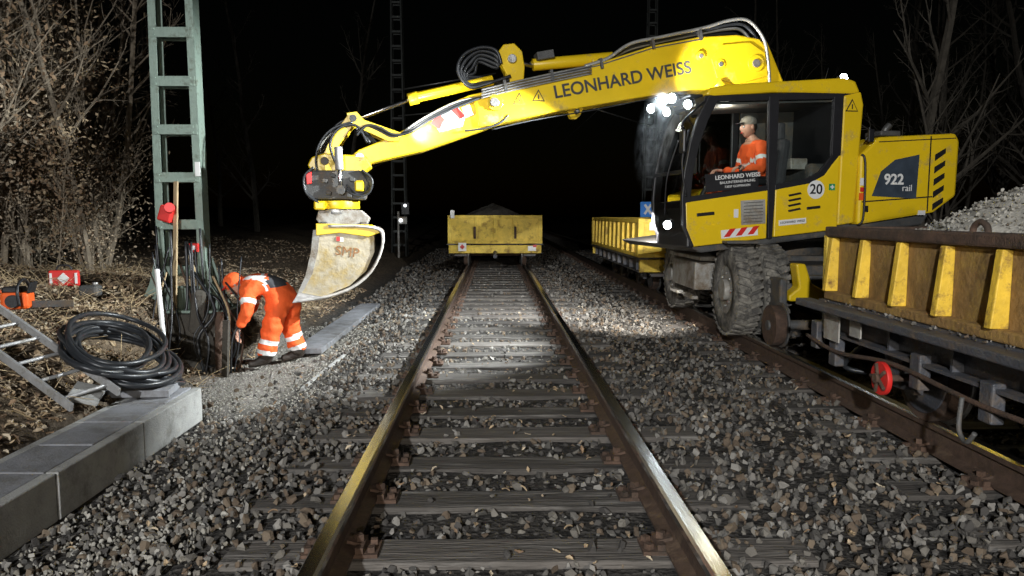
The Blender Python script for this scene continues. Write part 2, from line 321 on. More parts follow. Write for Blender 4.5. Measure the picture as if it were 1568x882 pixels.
# leaves
lc=bpy.data.collections.new('leaf_templates')
for i in range(4):
    rr=random.Random(i); V=[];n_=6
    top=[(t/n_, .22*math.sin(math.pi*min(1,t/n_*1.02))**.8*(1+.35*(t%2))) for t in range(n_+1)]
    for (x,w) in top: 
        zz=.18*math.sin(x*3+i)+rr.uniform(-.03,.03); V+=[(x-.5,-w,zz+.12),(x-.5,0,zz),(x-.5,w,zz+.1+rr.uniform(0,.08))]
    F=[]
    for t in range(n_): F+=[(t*3,t*3+1,t*3+4,t*3+3),(t*3+1,t*3+2,t*3+5,t*3+4)]
    me=bpy.data.meshes.new('leaf'); me.from_pydata(V,[],F); me.materials.append(M['leaf']); lc.objects.link(bpy.data.objects.new('leaf_t',me))
LX=[];LY=[]
for (x0,x1,y0,y1,d) in [(-5.5,-2.95,2,9,340),(-9,-5.5,5,14,150),(-5.5,-2.8,9,16,150),(-14,-5,10,26,30)]:
    a,b=field(x0,x1,y0,y1,d); LX.append(a);LY.append(b)
LX=np.concatenate(LX);LY=np.concatenate(LY); LZ=gh(LX,LY)+NR.uniform(.0,.03,len(LX))
k=~((LX>-3.6)&(LX<-2.4)&(LY>6.3)&(LY<9.4)&(NR.rand(len(LX))<.75)); LX,LY,LZ=LX[k],LY[k],LZ[k]
scatter('leaf_litter',np.stack([LX,LY,LZ],1),NR.uniform(.035,.08,len(LX)),np.stack([NR.uniform(-.6,.6,len(LX)),NR.uniform(-.6,.6,len(LX)),NR.uniform(-3,3,len(LX))],1),lc)
a,b=field(-2.3,5,1,12,9); scatter('fallen_leaves',np.stack([a,b,gh(a,b)+.05],1),NR.uniform(.025,.05,len(a)),np.stack([NR.uniform(-.5,.5,len(a)),NR.uniform(-.5,.5,len(a)),NR.uniform(-3,3,len(a))],1),lc)
V=[];F=[]
for i in range(1100):
    x=R.uniform(-6.5,-3);y=R.uniform(3,13);z=float(gh(x,y))
    p=Vector((x,y,z+R.uniform(0,.04)));an=R.uniform(0,6.3);l=R.uniform(.08,.4); q=p+Vector((math.cos(an)*l,math.sin(an)*l,R.uniform(-.02,.2)))
    sweep([p,(p+q)/2+Vector((0,0,R.uniform(0,.04))),q],[.004,.003,.0015],4,V,F)
mobj('fallen_twigs',V,F,M['wood'])
# ------------------------------------------------------------ trees
def tree_mesh(seed,H,r0,leafy,dens=1,bark='bark'):
    rr=random.Random(seed); V=[];F=[];LV=[];LF=[]
    def leaves(p,n,s=.35):
        for _ in range(n):
            c=p+Vector((rr.gauss(0,s),rr.gauss(0,s),rr.gauss(0,s))); a=Vector((rr.gauss(0,1),rr.gauss(0,1),rr.gauss(0,1))).normalized(); b=a.orthogonal().normalized(); w=rr.uniform(.02,.045)
            o=len(LV); LV.extend([c-a*w,c+b*w*.55,c+a*w,c-b*w*.55]); LF.append((o,o+1,o+2,o+3))
    def grow(p,d,l,r,lev):
        n=4 if lev else 9; P=[p];rs=[r]; dd=d.copy()
        for i in range(n):
            dd=(dd+Vector((rr.gauss(0,1),rr.gauss(0,1),rr.gauss(0,.6)+(.35 if lev else .3)))*(.13 if lev else .05)).normalized(); P.append(P[-1]+dd*l/n); rs.append(r*(1-.85*(i+1)/n)+.0015)
        sweep(P,rs,5 if lev<2 else 3,V,F,cap=False)
        if lev>=3: return
        m=[int(24*dens),6,3][lev]
        for _ in range(m):
            t=rr.uniform(.12 if lev==0 else .2,1); i=min(int(t*n),n-1); q=P[i].lerp(P[i+1],t*n-i)
            tang=(P[i+1]-P[i]).normalized(); s=tang.orthogonal().normalized(); s.rotate(Matrix.Rotation(rr.uniform(0,6.28),3,tang))
            nd=(tang*rr.uniform(.7,1.4)+s).normalized()
            L_=l*(1-t*.7)*([.32,.5,.5][lev])*rr.uniform(.5,1.1)
            grow(q,nd,L_,rs[i]*.5,lev+1)
            if leafy and rr.random()<leafy: leaves(q+nd*L_*.6,3 if lev else 6,.22)
    grow(Vector((0,0,-.1)),Vector((rr.gauss(0,.05),rr.gauss(0,.05),1)).normalized(),H,r0,0)
    o=len(V); fm=[0]*len(F)+[1]*len(LF); V+=LV; F+=[tuple(i+o for i in q) for q in LF]
    me=bpy.data.meshes.new('bare_tree'); me.from_pydata([tuple(p) for p in V],[],F); me.materials.append(M[bark]); me.materials.append(M['leaf']); me.polygons.foreach_set('material_index',fm); return me
TA=[tree_mesh(i,R.uniform(6,9),.03+.008*i,0,1) for i in range(4)]; TL=[tree_mesh(20+i,R.uniform(5,8),.03,.8,1.1) for i in range(3)]
TD=[tree_mesh(60+i,R.uniform(7,10),.05+.02*i,0,.8,'bark_dim') for i in range(3)]
TS=[tree_mesh(40+i,R.uniform(2.2,3.2),.016,.3,.9) for i in range(3)]
def put(name,me,x,y,s=1,lean=.06):
    o=bpy.data.objects.new(name,me); o.location=(x,y,float(gh(x,y))); o.rotation_euler=(R.gauss(0,lean),R.gauss(0,lean),R.uniform(0,6.3)); o.scale=(s,s,s*R.uniform(.9,1.15)); sc.collection.objects.link(o)
for i in range(58):
    y=R.uniform(10.5,22); x=-y*R.uniform(.50,.80)-.3
    put('bare_tree',R.choice(TA),x,y,R.uniform(.8,1.4))
for (x,y) in [(-6.6,9.6),(-7.2,10.2),(-7.9,10.9),(-8.4,11.8),(-8.0,12.6),(-9.5,13.5),(-7.4,11.6),(-9,12.2),(-6.9,9.2),(-8.8,10.9)]: put('beech_sapling',R.choice(TL),x,y,R.uniform(.9,1.3))
for i in range(46):
    y=R.uniform(9.5,16); x=-y*R.uniform(.50,.72)-.2; put('bare_shrub',R.choice(TS),x,y,R.uniform(.5,1.1),.2)
for i in range(22):
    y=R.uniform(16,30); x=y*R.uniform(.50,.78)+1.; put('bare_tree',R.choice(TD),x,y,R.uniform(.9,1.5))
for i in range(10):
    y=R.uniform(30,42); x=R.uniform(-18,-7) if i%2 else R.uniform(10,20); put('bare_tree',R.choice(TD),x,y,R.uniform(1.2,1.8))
# ------------------------------------------------------------ foreground mast
MX=-3.64
e=empty('catenary_mast',(MX,8.6,.5))
V=[];F=[];lst=[]; W0,W1=.235,.15
for sx in(-1,1):
    for dy in(-.085,.085):
        o=len(V)
        for (z,w) in((.42,W0),(10,W1)):
            for (dx,d2) in((-.042,-.006),(.042,-.006),(.042,.006),(-.042,.006)): V.append((MX+sx*w+dx,8.6+dy+d2,z))
        F+=[tuple(o+i for i in q) for q in [(0,1,2,3),(4,5,6,7),(0,1,5,4),(1,2,6,5),(2,3,7,6),(3,0,4,7)]]
    o=len(V)
    for (z,w) in((.42,W0),(10,W1)):
        for (dx,d2) in((-.006,-.079),(.006,-.079),(.006,.079),(-.006,.079)): V.append((MX+sx*(w+.036)+dx,8.6+d2,z))
    F+=[tuple(o+i for i in q) for q in [(0,1,2,3),(4,5,6,7),(0,1,5,4),(1,2,6,5),(2,3,7,6),(3,0,4,7)]]
mobj('mast_channels',V,F,M['mast'],e)
z=.85
while z<10:
    w=W0-(W0-W1)*(z-.42)/9.58
    for dy in(-.098,.098): lst.append(((MX,8.6+dy,z),(2*w+.06,.012,.11)))
    z+=.53
boxes('batten_plates',lst,M['mast'],e,bev=.003)
bl=[]
for l in lst[::2]:
    for sx in(-1,1):
        for dz in(-.032,.032): bl.append(((MX+sx*(l[1][0]/2-.05),8.492,l[0][2]+dz),(.02,.014,.02)))
boxes('rivets',bl,M['mast'],e)
gp=[(-.5,.42),(.5,.42),(.36,.72),(.28,1.0),(.2,.66),(-.2,.66),(-.28,1.0),(-.36,.7)]
for nm,yy in(('base_gusset',8.478),('base_gusset_rear',8.71)): prism(nm,[(MX+a,b) for a,b in gp],yy,yy+.012,M['mast'],e,bev=.002)
box('base_plate',(MX,8.6,.405),(1.05,.6,.03),M['mast'],e)
box('foundation',(MX,8.62,.05),(.95,.8,.68),M['found'],e,bev=.03)
box('number_plate',(MX+.24,8.48,2.0),(.06,.008,.16),M['white'],e)
box('red_lantern_body',(-3.72,8.38,1.5),(.15,.12,.18),M['red'],e,rot=(0,.3,0),bev=.02); cyl('red_lantern_lens',(-3.65,8.3,1.56),(-3.63,8.24,1.57),.055,M['red'],e)
box('red_reflector',(-3.46,8.44,1.12),(.1,.05,.1),M['red'],e,bev=.01); box('red_reflector_glass',(-3.46,8.41,1.12),(.05,.02,.05),M['white'],e)
def stake(name,p0,p1,w,m):
    P0=Vector(p0);P1=Vector(p1); c=(P0+P1)/2; d=P1-P0; q=d.to_track_quat('Z','Y').to_euler(); return box(name,c,(w,w*.5,d.length),m,rot=q,bev=.004)
stake('wooden_slat',(-3.66,8.3,.2),(-3.62,8.42,1.86),.05,M['wood'])
cyl('marker_pole',(-3.52,7.75,-.2),(-3.62,7.85,.92),.025,M['white'])
cyl('steel_pipe',(-3.1,8.1,-.25),(-3.12,8.2,.42),.045,M['rust'])
stake('wooden_post',(-2.97,7.9,-.25),(-2.95,7.95,.36),.075,M['found'])
e=empty('ground_cables',(-3.3,8.2,0))
for i in range(18):
    x=-3.75+R.uniform(0,.85); y=8.1+R.uniform(-.15,.2); tube('cable',[(x,y,-.22),(x+R.uniform(-.12,.12),y,.15),(x+R.uniform(-.15,.15),y+.1,.45),(x+R.uniform(-.25,.1),y+.2,R.uniform(.55,1.2))],R.choice([.008,.012,.018]),R.choice([M['hose'],M['wood'],M['rust'],M['black']]),e)
for i in range(8): 
    x=-4.1+R.uniform(0,1.0); tube('hanging_cable',[(x,8.38,.2),(x+.06,8.35,.55),(x+.02,8.42,.9+R.uniform(0,.5))],.012,M['hose'],e)
box('tarp_bundle',(-3.35,8.2,.42),(.16,.14,.5),M['found'],None,rot=(.1,.15,.3),bev=.05)
# ------------------------------------------------------------ cable trough
e=empty('cable_trough',(-2.69,4,0))
boxes('trough_front',[((-2.49+R.uniform(-.004,.004),-2.03+i*1.0+.5,-.045),(.07,.988,.27),(0,0,R.uniform(-.004,.004))) for i in range(8)],M['conc'],e,bev=.008)
boxes('trough_back',[((-2.89,-2.03+i*1.0+.5,-.045),(.07,.992,.27)) for i in range(8)],M['conc'],e,bev=.008)
boxes('trough_lids',[((-2.70,-2.03+i*.5+.25,.068),(.335,.488,.045),(R.uniform(-.008,.008),R.uniform(-.015,.015),R.uniform(-.015,.015))) for i in range(16)],M['concd'],e,bev=.008)
box('trough_end',(-2.69,5.93,-.05),(.33,.06,.24),M['conc'],e)
box('loose_lid',(-2.84,5.75,.13),(.5,.33,.055),M['concd'],e,rot=(0,.03,.15))
e=empty('cable_trough',(-2.3,10.5,0))
boxes('trough_lids',[((-2.30,9.0+i*.5,-.13),(.34,.49,.07),(0,R.uniform(-.02,.02),R.uniform(-.02,.02))) for i in range(9)],M['concd'],e,bev=.008)
boxes('kerb_strip',[((-1.83+i*.03,7.2+i*.95,-.14),(.05,.9,.08),(0,0,-.03+R.uniform(-.03,.03))) for i in range(6)],M['conc'],e,bev=.01)
# ------------------------------------------------------------ hose coil
V=[];F=[]
for k_ in range(9):
    cx=-3.10+R.uniform(-.08,.1);cy=5.95+R.uniform(-.12,.15);ra=.36+R.uniform(-.09,.06);rb=.60+R.uniform(-.14,.08)
    P=[]
    for i in range(26):
        a=i/26*2*math.pi; x=cx+ra*math.cos(a)-.28*math.sin(a)*.6; y=cy+rb*math.sin(a)
        zb=.31+(-3.1-x)*.34; P.append((x,y,zb+.026*k_*.8+.02*math.sin(a*2+k_)))
    sweep(smoothpts(P,3,True),.021,8,V,F,cyc=True)
P=[(-3.3,5.6,.5),(-3.0,5.35,.38),(-2.75,5.6,.24),(-2.62,5.95,.13),(-2.75,6.25,.1),(-3.0,6.4,.25)]
sweep(smoothpts(P,8),.021,8,V,F); sweep(smoothpts([(p[0]-.05,p[1]+.05,p[2]+.03) for p in P],8),.021,8,V,F)
mobj('hose_coil',V,F,M['hose'],smooth=True)
e=empty('ladder',(-3.6,5.3,.6))
A=Vector((-4.15,5.6,.72));B=Vector((-3.02,5.0,.24)); W=Vector((.17,.36,.03)).normalized()*.36
for s in(0,1):
    d=B-A; box('ladder_rail',(A+B)/2+W*s,(d.length+.25,.025,.06),M['alu'],e,rot=d.to_track_quat('X','Z').to_euler(),bev=.004)
for i in range(6):
    p=A.lerp(B,i/5); cyl('rung',p,p+W,.014,M['alu'],e,seg=10)
box('concrete_slab',(-2.98,5.25,.22),(.20,.28,.03),M['conc'],None,rot=(.2,.3,.3))
e=empty('chainsaw',(-4.22,6.5,.66),rz=.2,world=False)
box('engine_body',(0,0,.09),(.22,.18,.15),M['plastic'],e,bev=.03); box('top_cover',(-.02,0,.18),(.16,.14,.06),M['black'],e,bev=.02)
box('guide_bar',(.27,0,.05),(.34,.012,.06),M['dgrey'],e,bev=.004); tube('front_handle',[(.06,-.13,.05),(.05,-.13,.2),(.05,0,.27),(.05,.12,.2),(.05,.13,.05)],.013,M['black'],e)
tube('rear_handle',[(-.1,0,.16),(-.22,0,.17),(-.28,0,.09),(-.22,0,.03),(-.1,0,.04)],.016,M['plastic'],e); cyl('starter',(0,-.09,.09),(0,-.125,.09),.055,M['black'],e)
box('hand_guard',(.12,0,.2),(.02,.14,.1),M['black'],e,rot=(0,.3,0),bev=.008)
e=empty('marker_board',(-4.9,8.4,.72),rz=.15,world=False)
box('board',(0,0,.06),(.32,.05,.18),M['red'],e,bev=.02); box('diamond',(0,-.028,.06),(.09,.006,.09),M['white'],e,rot=(0,math.pi/4,0),bev=0); box('side_patch',(.13,-.028,.06),(.025,.006,.12),M['white'],e,bev=0); box('side_patch_b',(-.13,-.028,.06),(.025,.006,.12),M['white'],e,bev=0)
tube('carry_handle',[(-.08,0,.15),(-.05,0,.2),(.05,0,.2),(.08,0,.15)],.01,M['black'],e)
e=empty('fuel_can',(-4.4,8.0,.62),world=False); box('can_body',(0,0,.06),(.2,.14,.12),M['dgrey'],e,bev=.03); cyl('cap',(.05,0,.12),(.05,0,.15),.03,M['steel'],e)
# ------------------------------------------------------------ wagons
def heap(name,x0,x1,y0,y1,z0,H,peaks,e,m):
    nx_,ny_=60,90; xs=np.linspace(x0,x1,nx_); ys=np.linspace(y0,y1,ny_); X,Y=np.meshgrid(xs,ys); Z=np.full(X.shape,z0)
    for (px,py,h,rx,ry) in peaks: Z=np.maximum(Z,z0+h*np.clip(1-np.sqrt(((X-px)/rx)**2+((Y-py)/ry)**2),0,1)**.8)
    Z+=NR.uniform(-.015,.015,X.shape); V=np.stack([X.ravel(),Y.ravel(),Z.ravel()],1)
    mobj(name,V,[(j*nx_+i,j*nx_+i+1,(j+1)*nx_+i+1,(j+1)*nx_+i) for j in range(ny_-1) for i in range(nx_-1)],m,e,fix=False)
    return X,Y,Z
def wagon(name,xc,y0,y1,zb,zt,hw=1.14,rib=.45,prot=.05,side=None,topm=None,axles=None,heavy=False,peaks=None):
    e=empty(name,(xc,(y0+y1)/2,0)); my=(y0+y1)/2; ly=y1-y0; side=side or M['wyellow']; Y=M['wyellow']; topm=topm or Y
    h=zt-zb; zm=(zb+zt)/2
    for s in(-1,1):
        box('side_panel',(xc+s*(hw-.02),my,zm),(.04,ly-.08,h-.1),side,e,bev=0)
        box('side_top_rail',(xc+s*hw,my,zt-.03),(.12 if heavy else .08,ly,.07),topm,e,bev=.015)
        box('side_sill',(xc+s*(hw+.01),my,zb+.03),(.10,ly,.06),side if heavy else Y,e,bev=.01)
        n=int(round(ly/rib)); 
        for i in range(n+1):
            y=y1-.06-(ly-.12)*i/n; w=.05 if heavy else .065
            a=xc+s*hw; pts=[(a,zb+.06),(a+s*(prot+.02 if heavy else prot),zb+.06),(a+s*prot*.75,zt-.07),(a,zt-.07)]
            prism('stanchion',pts,y-w/2,y+w/2,M['ribyel'] if heavy else Y,e,bev=.006)
    for y,s in((y0,-1),(y1,1)):
        box('end_panel',(xc,y-s*.02,zm),(2*hw-.1,.04,h-.1),Y,e,bev=0)
        box('end_top_rail',(xc,y,zt-.03),(2*hw+.1,.09,.075),topm,e,bev=.01)
        box('end_sill',(xc,y,zb+.03),(2*hw+.08,.1,.07),Y,e,bev=.01)
        for x in(-hw,-hw*.42,0,hw*.42,hw): box('end_post',(xc+x,y+s*.03,zm),(.07 if abs(x)<hw else .1,.05,h-.1),Y,e,bev=.006)
        box('buffer_beam',(xc,y+s*.05,zb-.14),(2*hw+.05,.1,.2),Y if not heavy else M['underf'],e,bev=.01)
        cyl('coupler',(xc,y+s*.08,zb-.22),(xc,y+s*.45,zb-.3),.05,M['underf'],e)
        for x in(-.85,.85): box('step',(xc+x,y+s*.12,zb-.28),(.3,.16,.05),M['underf'],e)
    box('floor',(xc,my,zb),(2*hw-.1,ly-.1,.05),M['underf'],e,bev=0)
    for s in(-1,1):
        box('sole_bar',(xc+s*(hw-.09),my,zb-.13),(.08,ly+.1,.2),M['underf'],e,bev=.01)
        box('sole_flange',(xc+s*(hw-.05),my,zb-.235),(.18,ly+.1,.02),M['underf'],e,bev=0)
        box('sole_flange_top',(xc+s*(hw-.03),my,zb-.02),(.2,ly+.1,.03),M['underf'],e,bev=0)
        i=y0+.3
        while i<y1-.2:
            box('bracket',(xc+s*(hw-.04),i,zb-.13),(.1,.02,.19),M['underf'],e,bev=0); i+=.62
    for ya in (axles or [y0+.8,y0+1.9,y1-1.9,y1-.8]):
        for s in(-1,1):
            cyl('wheel',(xc+s*.70,ya,.50),(xc+s*.80,ya,.50),.31,M['rust'],e,seg=40); cyl('wheel_flange',(xc+s*.67,ya,.5),(xc+s*.70,ya,.5),.335,M['steel'],e,seg=40)
            cyl('wheel_hub',(xc+s*.80,ya,.5),(xc+s*.86,ya,.5),.1,M['underf'],e); cyl('wheel_rim',(xc+s*.8,ya,.5),(xc+s*.812,ya,.5),.26,M['underf'],e,seg=40)
            box('axle_box',(xc+s*.93,ya,.50),(.14,.2,.2),M['underf'],e,bev=.03); 
            box('axle_guard',(xc+s*.93,ya-.16,.52),(.06,.04,.26),M['underf'],e); box('axle_guard_b',(xc+s*.93,ya+.16,.52),(.06,.04,.26),M['underf'],e)
            for q in range(4): box('leaf_spring',(xc+s*.97,ya,.62+q*.018),(.08,.8-.16*q,.015),M['underf'],e,bev=0)
        cyl('axle',(xc-.7,ya,.5),(xc+.7,ya,.5),.07,M['rust'],e)
    return e
e=wagon('ballast_wagon',-.05,18.4,25,.78,1.47,hw=1.12,rib=.8)
heap('load',-1.1,1.0,18.6,24.8,1.3,.5,[(-.1,19.8,.5,1.0,1.3),(.1,22,.35,1,1.8)],e,M['found'])
box('marker_plate',(-.86,18.27,.70),(.2,.01,.2),M['white'],e,bev=0); box('marker_red',(-.86,18.262,.70),(.09,.006,.09),M['red'],e,bev=0,rot=(0,.785,0))
box('marker_plate_b',(.86,18.27,.66),(.2,.01,.12),M['white'],e,bev=0); box('marker_red_b',(.93,18.262,.72),(.09,.006,.06),M['red'],e,bev=0); box('tail_board',(-1.1,18.3,1.5),(.1,.02,.2),M['white'],e)
for x in(-.5,.5): box('lock_plate',(x-.05,18.33,1.05),(.06,.02,.3),M['rust'],e)
e=wagon('ballast_wagon',RT,12.0,17.6,.80,1.42,hw=1.14,rib=.5)
heap('load',RT-1.05,RT+1.05,12.1,17.5,1.25,.3,[(RT,14,.3,1.1,2.0)],e,M['underf'])
for i in range(4): prism('warning_stripe',[(RT-.95+i*.16,1.25),(RT-.87+i*.16,1.25),(RT-.82+i*.16,1.36),(RT-.90+i*.16,1.36)],11.925,11.93,M['red'],e,bev=0)
box('warning_board',(RT-.65,11.945,1.305),(.72,.012,.13),M['white'],e,bev=0)
e=wagon('ballast_wagon',RT,-4.0,5.15,.90,1.40,hw=1.13,rib=.44,prot=.07,side=M['rustplate'],topm=M['rust'],heavy=True,axles=[-2.9,-1.5,2.95,4.55])
X,Y,Z=heap('load',RT-1.05,RT+1.05,-3.9,5.05,1.1,.5,[(3.05,4.1,.60,.95,1.25),(RT+.1,3.0,.6,1.1,1.7),(RT,1,.5,1.1,2.5),(RT,-2,.5,1.1,2)],e,M['gravel'])
xx=np.concatenate([X.ravel()+NR.uniform(-.03,.03,X.size) for _ in range(5)]); yy=np.concatenate([Y.ravel()+NR.uniform(-.08,.08,X.size) for _ in range(5)]); zz=np.concatenate([Z.ravel()]*5)+.005
kk=(yy>2.2)&(yy<5.05)&(zz>1.2); xx,yy,zz=xx[kk],yy[kk],zz[kk]
scatter('gravel_load',np.stack([xx,yy,zz],1),NR.uniform(.014,.034,len(xx)),NR.uniform(-3,3,(len(xx),3)),lights_c).parent=e
bpy.data.objects['gravel_load'].matrix_parent_inverse=e.matrix_basis.inverted()
a=NR.uniform(-3.8,5.0,400); xx=RT-1.13-NR.uniform(.02,.12,400); scatter('spilled_gravel',np.stack([xx,a,np.full(400,.90)],1),NR.uniform(.015,.035,400),NR.uniform(-3,3,(400,3)),stones)
bpy.data.objects['spilled_gravel'].parent=e; bpy.data.objects['spilled_gravel'].matrix_parent_inverse=e.matrix_basis.inverted()
box('outer_frame',(2.2,.6,.86),(.12,9.5,.05),M['underf'],e,bev=.01); 
cyl('brake_wheel',(2.22,4.28,.52),(2.25,4.28,.52),.10,M['red'],e,seg=30); 
for a in range(5): 
    an=a*math.pi*2/5; cyl('brake_spoke',(2.215,4.28,.52),(2.215,4.28+.09*math.cos(an),.52+.09*math.sin(an)),.012,M['rust'],e,seg=8)
cyl('brake_rim',(2.19,4.28,.52),(2.21,4.28,.52),.03,M['rust'],e); cyl('brake_shaft',(2.24,4.28,.52),(2.6,4.28,.52),.02,M['rust'],e)
box('placard',(2.235,4.95,.73),(.01,.22,.19),M['lgrey'],e,bev=0); box('placard_b',(2.235,4.62,.76),(.01,.14,.1),M['lgrey'],e,bev=0)
for y,z_ in((5.3,.62),(5.0,.55),(4.0,.62),(3.4,.6)): box('hanger',(2.30,y,z_),(.07,.10,.2),M['underf'],e,bev=.01)
tube('brake_pipe',[(2.26,5.4,.6),(2.26,4.9,.56),(2.26,4.2,.62),(2.26,3.4,.58),(2.26,2.6,.6)],.014,M['rust'],e); tube('brake_hose',[(2.7,5.3,.6),(2.6,5.5,.35),(2.75,5.45,.3)],.02,M['hose'],e)
tube('hook',[(2.22,3.5,.6),(2.2,3.48,.45),(2.2,3.42,.4),(2.2,3.36,.46)],.012,M['dgrey'],e)
cyl('buffer_stock',(2.6,5.2,.72),(2.6,5.5,.72),.07,M['underf'],e); cyl('buffer_head',(2.6,5.5,.72),(2.6,5.53,.72),.17,M['rust'],e)
tube('lifting_eye',[(2.34,3.68,1.38),(2.34,3.67,1.43),(2.34,3.62,1.455),(2.34,3.57,1.43),(2.34,3.56,1.38)],.016,M['rust'],e)
# ------------------------------------------------------------ figure helpers
def skin_body(name,J,E,parent,assign,mats,sub=2):
    me=bpy.data.meshes.new(name); me.from_pydata([j[0] for j in J],E,[]); o=bpy.data.objects.new(name,me); attach(o,parent)
    o.modifiers.new('s','SKIN'); 
    for i,j in enumerate(J): 
        sv=me.skin_vertices[0].data[i]; r=j[1]; sv.radius=(r if hasattr(r,'__len__') else (r,r)); sv.use_root=(i==0)
    s=o.modifiers.new('ss','SUBSURF'); s.levels=sub; s.render_levels=sub
    dg=bpy.context.evaluated_depsgraph_get(); dg.update(); nm=bpy.data.meshes.new_from_object(o.evaluated_get(dg)); o.modifiers.clear(); o.data=nm
    nm.materials.clear()
    for m in mats: nm.materials.append(m)
    P=[Vector(j[0]) for j in J]
    one=len(mats)==1
    for p in nm.polygons:
        p.use_smooth=True
        if one: continue
        best=None
        for k_,(a,b) in enumerate(E):
            A=P[a];d=P[b]-A; t=max(0,min(1,(p.center-A).dot(d)/d.length_squared)); ds=(p.center-(A+d*t)).length
            if best is None or ds<best[0]: best=(ds,k_,t)
        p.material_index=assign(best[1],best[2],p.center,p.normal)
    return o
def folds(o,amt,sc_):
    me=o.data
    for v_ in me.vertices:
        p=v_.co.copy(); n=mnoise.noise(Vector((p.x*sc_,p.y*sc_,p.z*sc_*1.8)))+.5*mnoise.noise(p*sc_*2.3); v_.co=p+v_.normal*n*amt
def hand(name,w,d,up,parent,m,side=1,curl=.9,s=1.):
    w=Vector(w);d=Vector(d).normalized();up=Vector(up);up=(up-d*up.dot(d)).normalized();x=d.cross(up)*side
    J=[(tuple(w),.024*s),(tuple(w+d*.05*s),(.03*s,.018*s)),(tuple(w+d*.085*s),(.032*s,.015*s))];E=[(0,1),(1,2)]
    for i,(off,l) in enumerate([(-.03,.075),(-.01,.085),(.011,.08),(.03,.062)]):
        b=len(J); p=w+d*.09*s+x*off*s; dd=d.copy(); J.append((tuple(p),.0105*s)); E.append((2,b))
        for k_ in range(3):
            c=curl*(.5+.3*k_); dd=(d*math.cos(c)-up*math.sin(c)); p=p+dd*l*s/3; J.append((tuple(p),(.0095-.001*k_)*s)); E.append((b+k_,b+k_+1))
    b=len(J); p=w+d*.035*s-x*.03*s; J.append((tuple(p),.013*s)); E.append((1,b)); p=p+(d*.6-x*.6-up*.4).normalized()*.035*s; J.append((tuple(p),.011*s)); E.append((b,b+1)); p=p+(d*.8-up*.6).normalized()*.03*s; J.append((tuple(p),.009*s)); E.append((b+1,b+2))
    return skin_body(name,J,E,parent,lambda *a:0,[m],2)
def head(name,loc,fwd,up,parent,s=1.):
    loc=Vector(loc);f=Vector(fwd).normalized();u=Vector(up);u=(u-f*u.dot(f)).normalized();l=u.cross(f)
    T=lambda x,y,z:loc+(f*x+l*y+u*z)*s
    b=bmesh.new(); bmesh.ops.create_icosphere(b,subdivisions=4,radius=1)
    for v_ in b.verts:
        x,y,z=v_.co; k_=1-.25*max(0,-z)**1.5; X=x*.095*(1 if x<0 else .93)+.0; Y_=y*.076*k_; Z_=z*.118
        if x>0:
            X+= .028*math.exp(-((y/.16)**2+((z+.12)/.16)**2)) + .01*math.exp(-((y/.25)**2+((z+.45)/.12)**2)) +.012*math.exp(-((y/.3)**2+((z+.85)/.15)**2)) - .012*math.exp(-(((abs(y)-.38)/.17)**2+((z-.05)/.13)**2)) - .006*math.exp(-((y/.3)**2+((z+.5)/.04)**2))
        if x<-.2 and z<-.3: X+=.02*(-z-.3)
        v_.co=T(X,Y_,Z_)
    me=bpy.data.meshes.new(name); b.to_mesh(me); b.free(); me.materials.append(M['skin'])
    for p in me.polygons: p.use_smooth=True
    o=bpy.data.objects.new(name,me); attach(o,parent)
    def blob(nm,c,r,m):
        bb=bmesh.new(); bmesh.ops.create_icosphere(bb,subdivisions=3,radius=1)
        for v_ in bb.verts: v_.co=T(c[0]+v_.co.x*r[0],c[1]+v_.co.y*r[1],c[2]+v_.co.z*r[2])
        mm=bpy.data.meshes.new(nm); bb.to_mesh(mm); bb.free(); mm.materials.append(m)
        for p in mm.polygons: p.use_smooth=True
        attach(bpy.data.objects.new(nm,mm),parent)
    for sy in(-1,1):
        blob('ear',(-.008,sy*.078,-.005),(.018,.01,.03),M['skin']); blob('eye',(.078,sy*.03,.006),(.011,.013,.009),M['white']); blob('pupil',(.088,sy*.03,.006),(.004,.006,.006),M['black']); blob('brow',(.086,sy*.031,.028),(.008,.018,.005),M['boot'])
    blob('lips',(.09,0,-.058),(.008,.024,.006),M['red'])
    return T,blob
# ------------------------------------------------------------ excavator
ex=empty('rail_excavator',(RT,9.3,0),rz=rad(8),world=False)
def S(a,b): return (-1.741+(a-1045)*.00754, 1.49+(329-b)*(.0068+(a-1045)*9e-7))
def SP(l): return [S(*p) for p in l]
def B(a,b): return (-5.13+(a-545)*.00781, 1.49+(329-b)*(.00738+(a-545)*7.4e-7))
def BP(l): return [B(*p) for p in l]
def B3(a,b,y): q=B(a,b); return (q[0],y,q[1])
def S3(a,b,y): q=S(a,b); return (q[0],y,q[1])
Yl=M['yellow'];Bk=M['black']
YN,YF=-1.25,-.30
prism('cab_roof',SP([(1078,146),(1084,135),(1110,130),(1288,119),(1306,124),(1314,142),(1300,144),(1180,142),(1090,148)]),YN,YF,Yl,ex,bev=.025)
prism('cab_roof_seal',SP([(1076,156),(1078,147),(1312,138),(1312,150)]),YN+.01,YF-.01,Bk,ex,bev=.004)
prism('cab_rear_column',SP([(1288,146),(1315,140),(1320,160),(1316,250),(1312,342),(1286,346)]),YN,YF,Yl,ex,bev=.02)
prism('cab_rear_shade',SP([(1279,152),(1287,152),(1285,340),(1277,340)]),YN+.06,YF-.06,Bk,ex,bev=.003)  # black panel added so the rear of the cab interior looks shaded
prism('cab_window_gasket_rear',SP([(1274,148),(1289,147),(1288,236),(1274,252)]),YN+.008,YN+.05,Bk,ex,bev=.003)
prism('door_panel',SP([(1052,310),(1176,291),(1176,366),(1066,379),(1054,350)]),YN,YN+.06,Yl,ex,bev=.012)
prism('side_panel',SP([(1187,290),(1240,280),(1262,268),(1286,236),(1286,352),(1187,364)]),YN,YN+.06,Yl,ex,bev=.012)
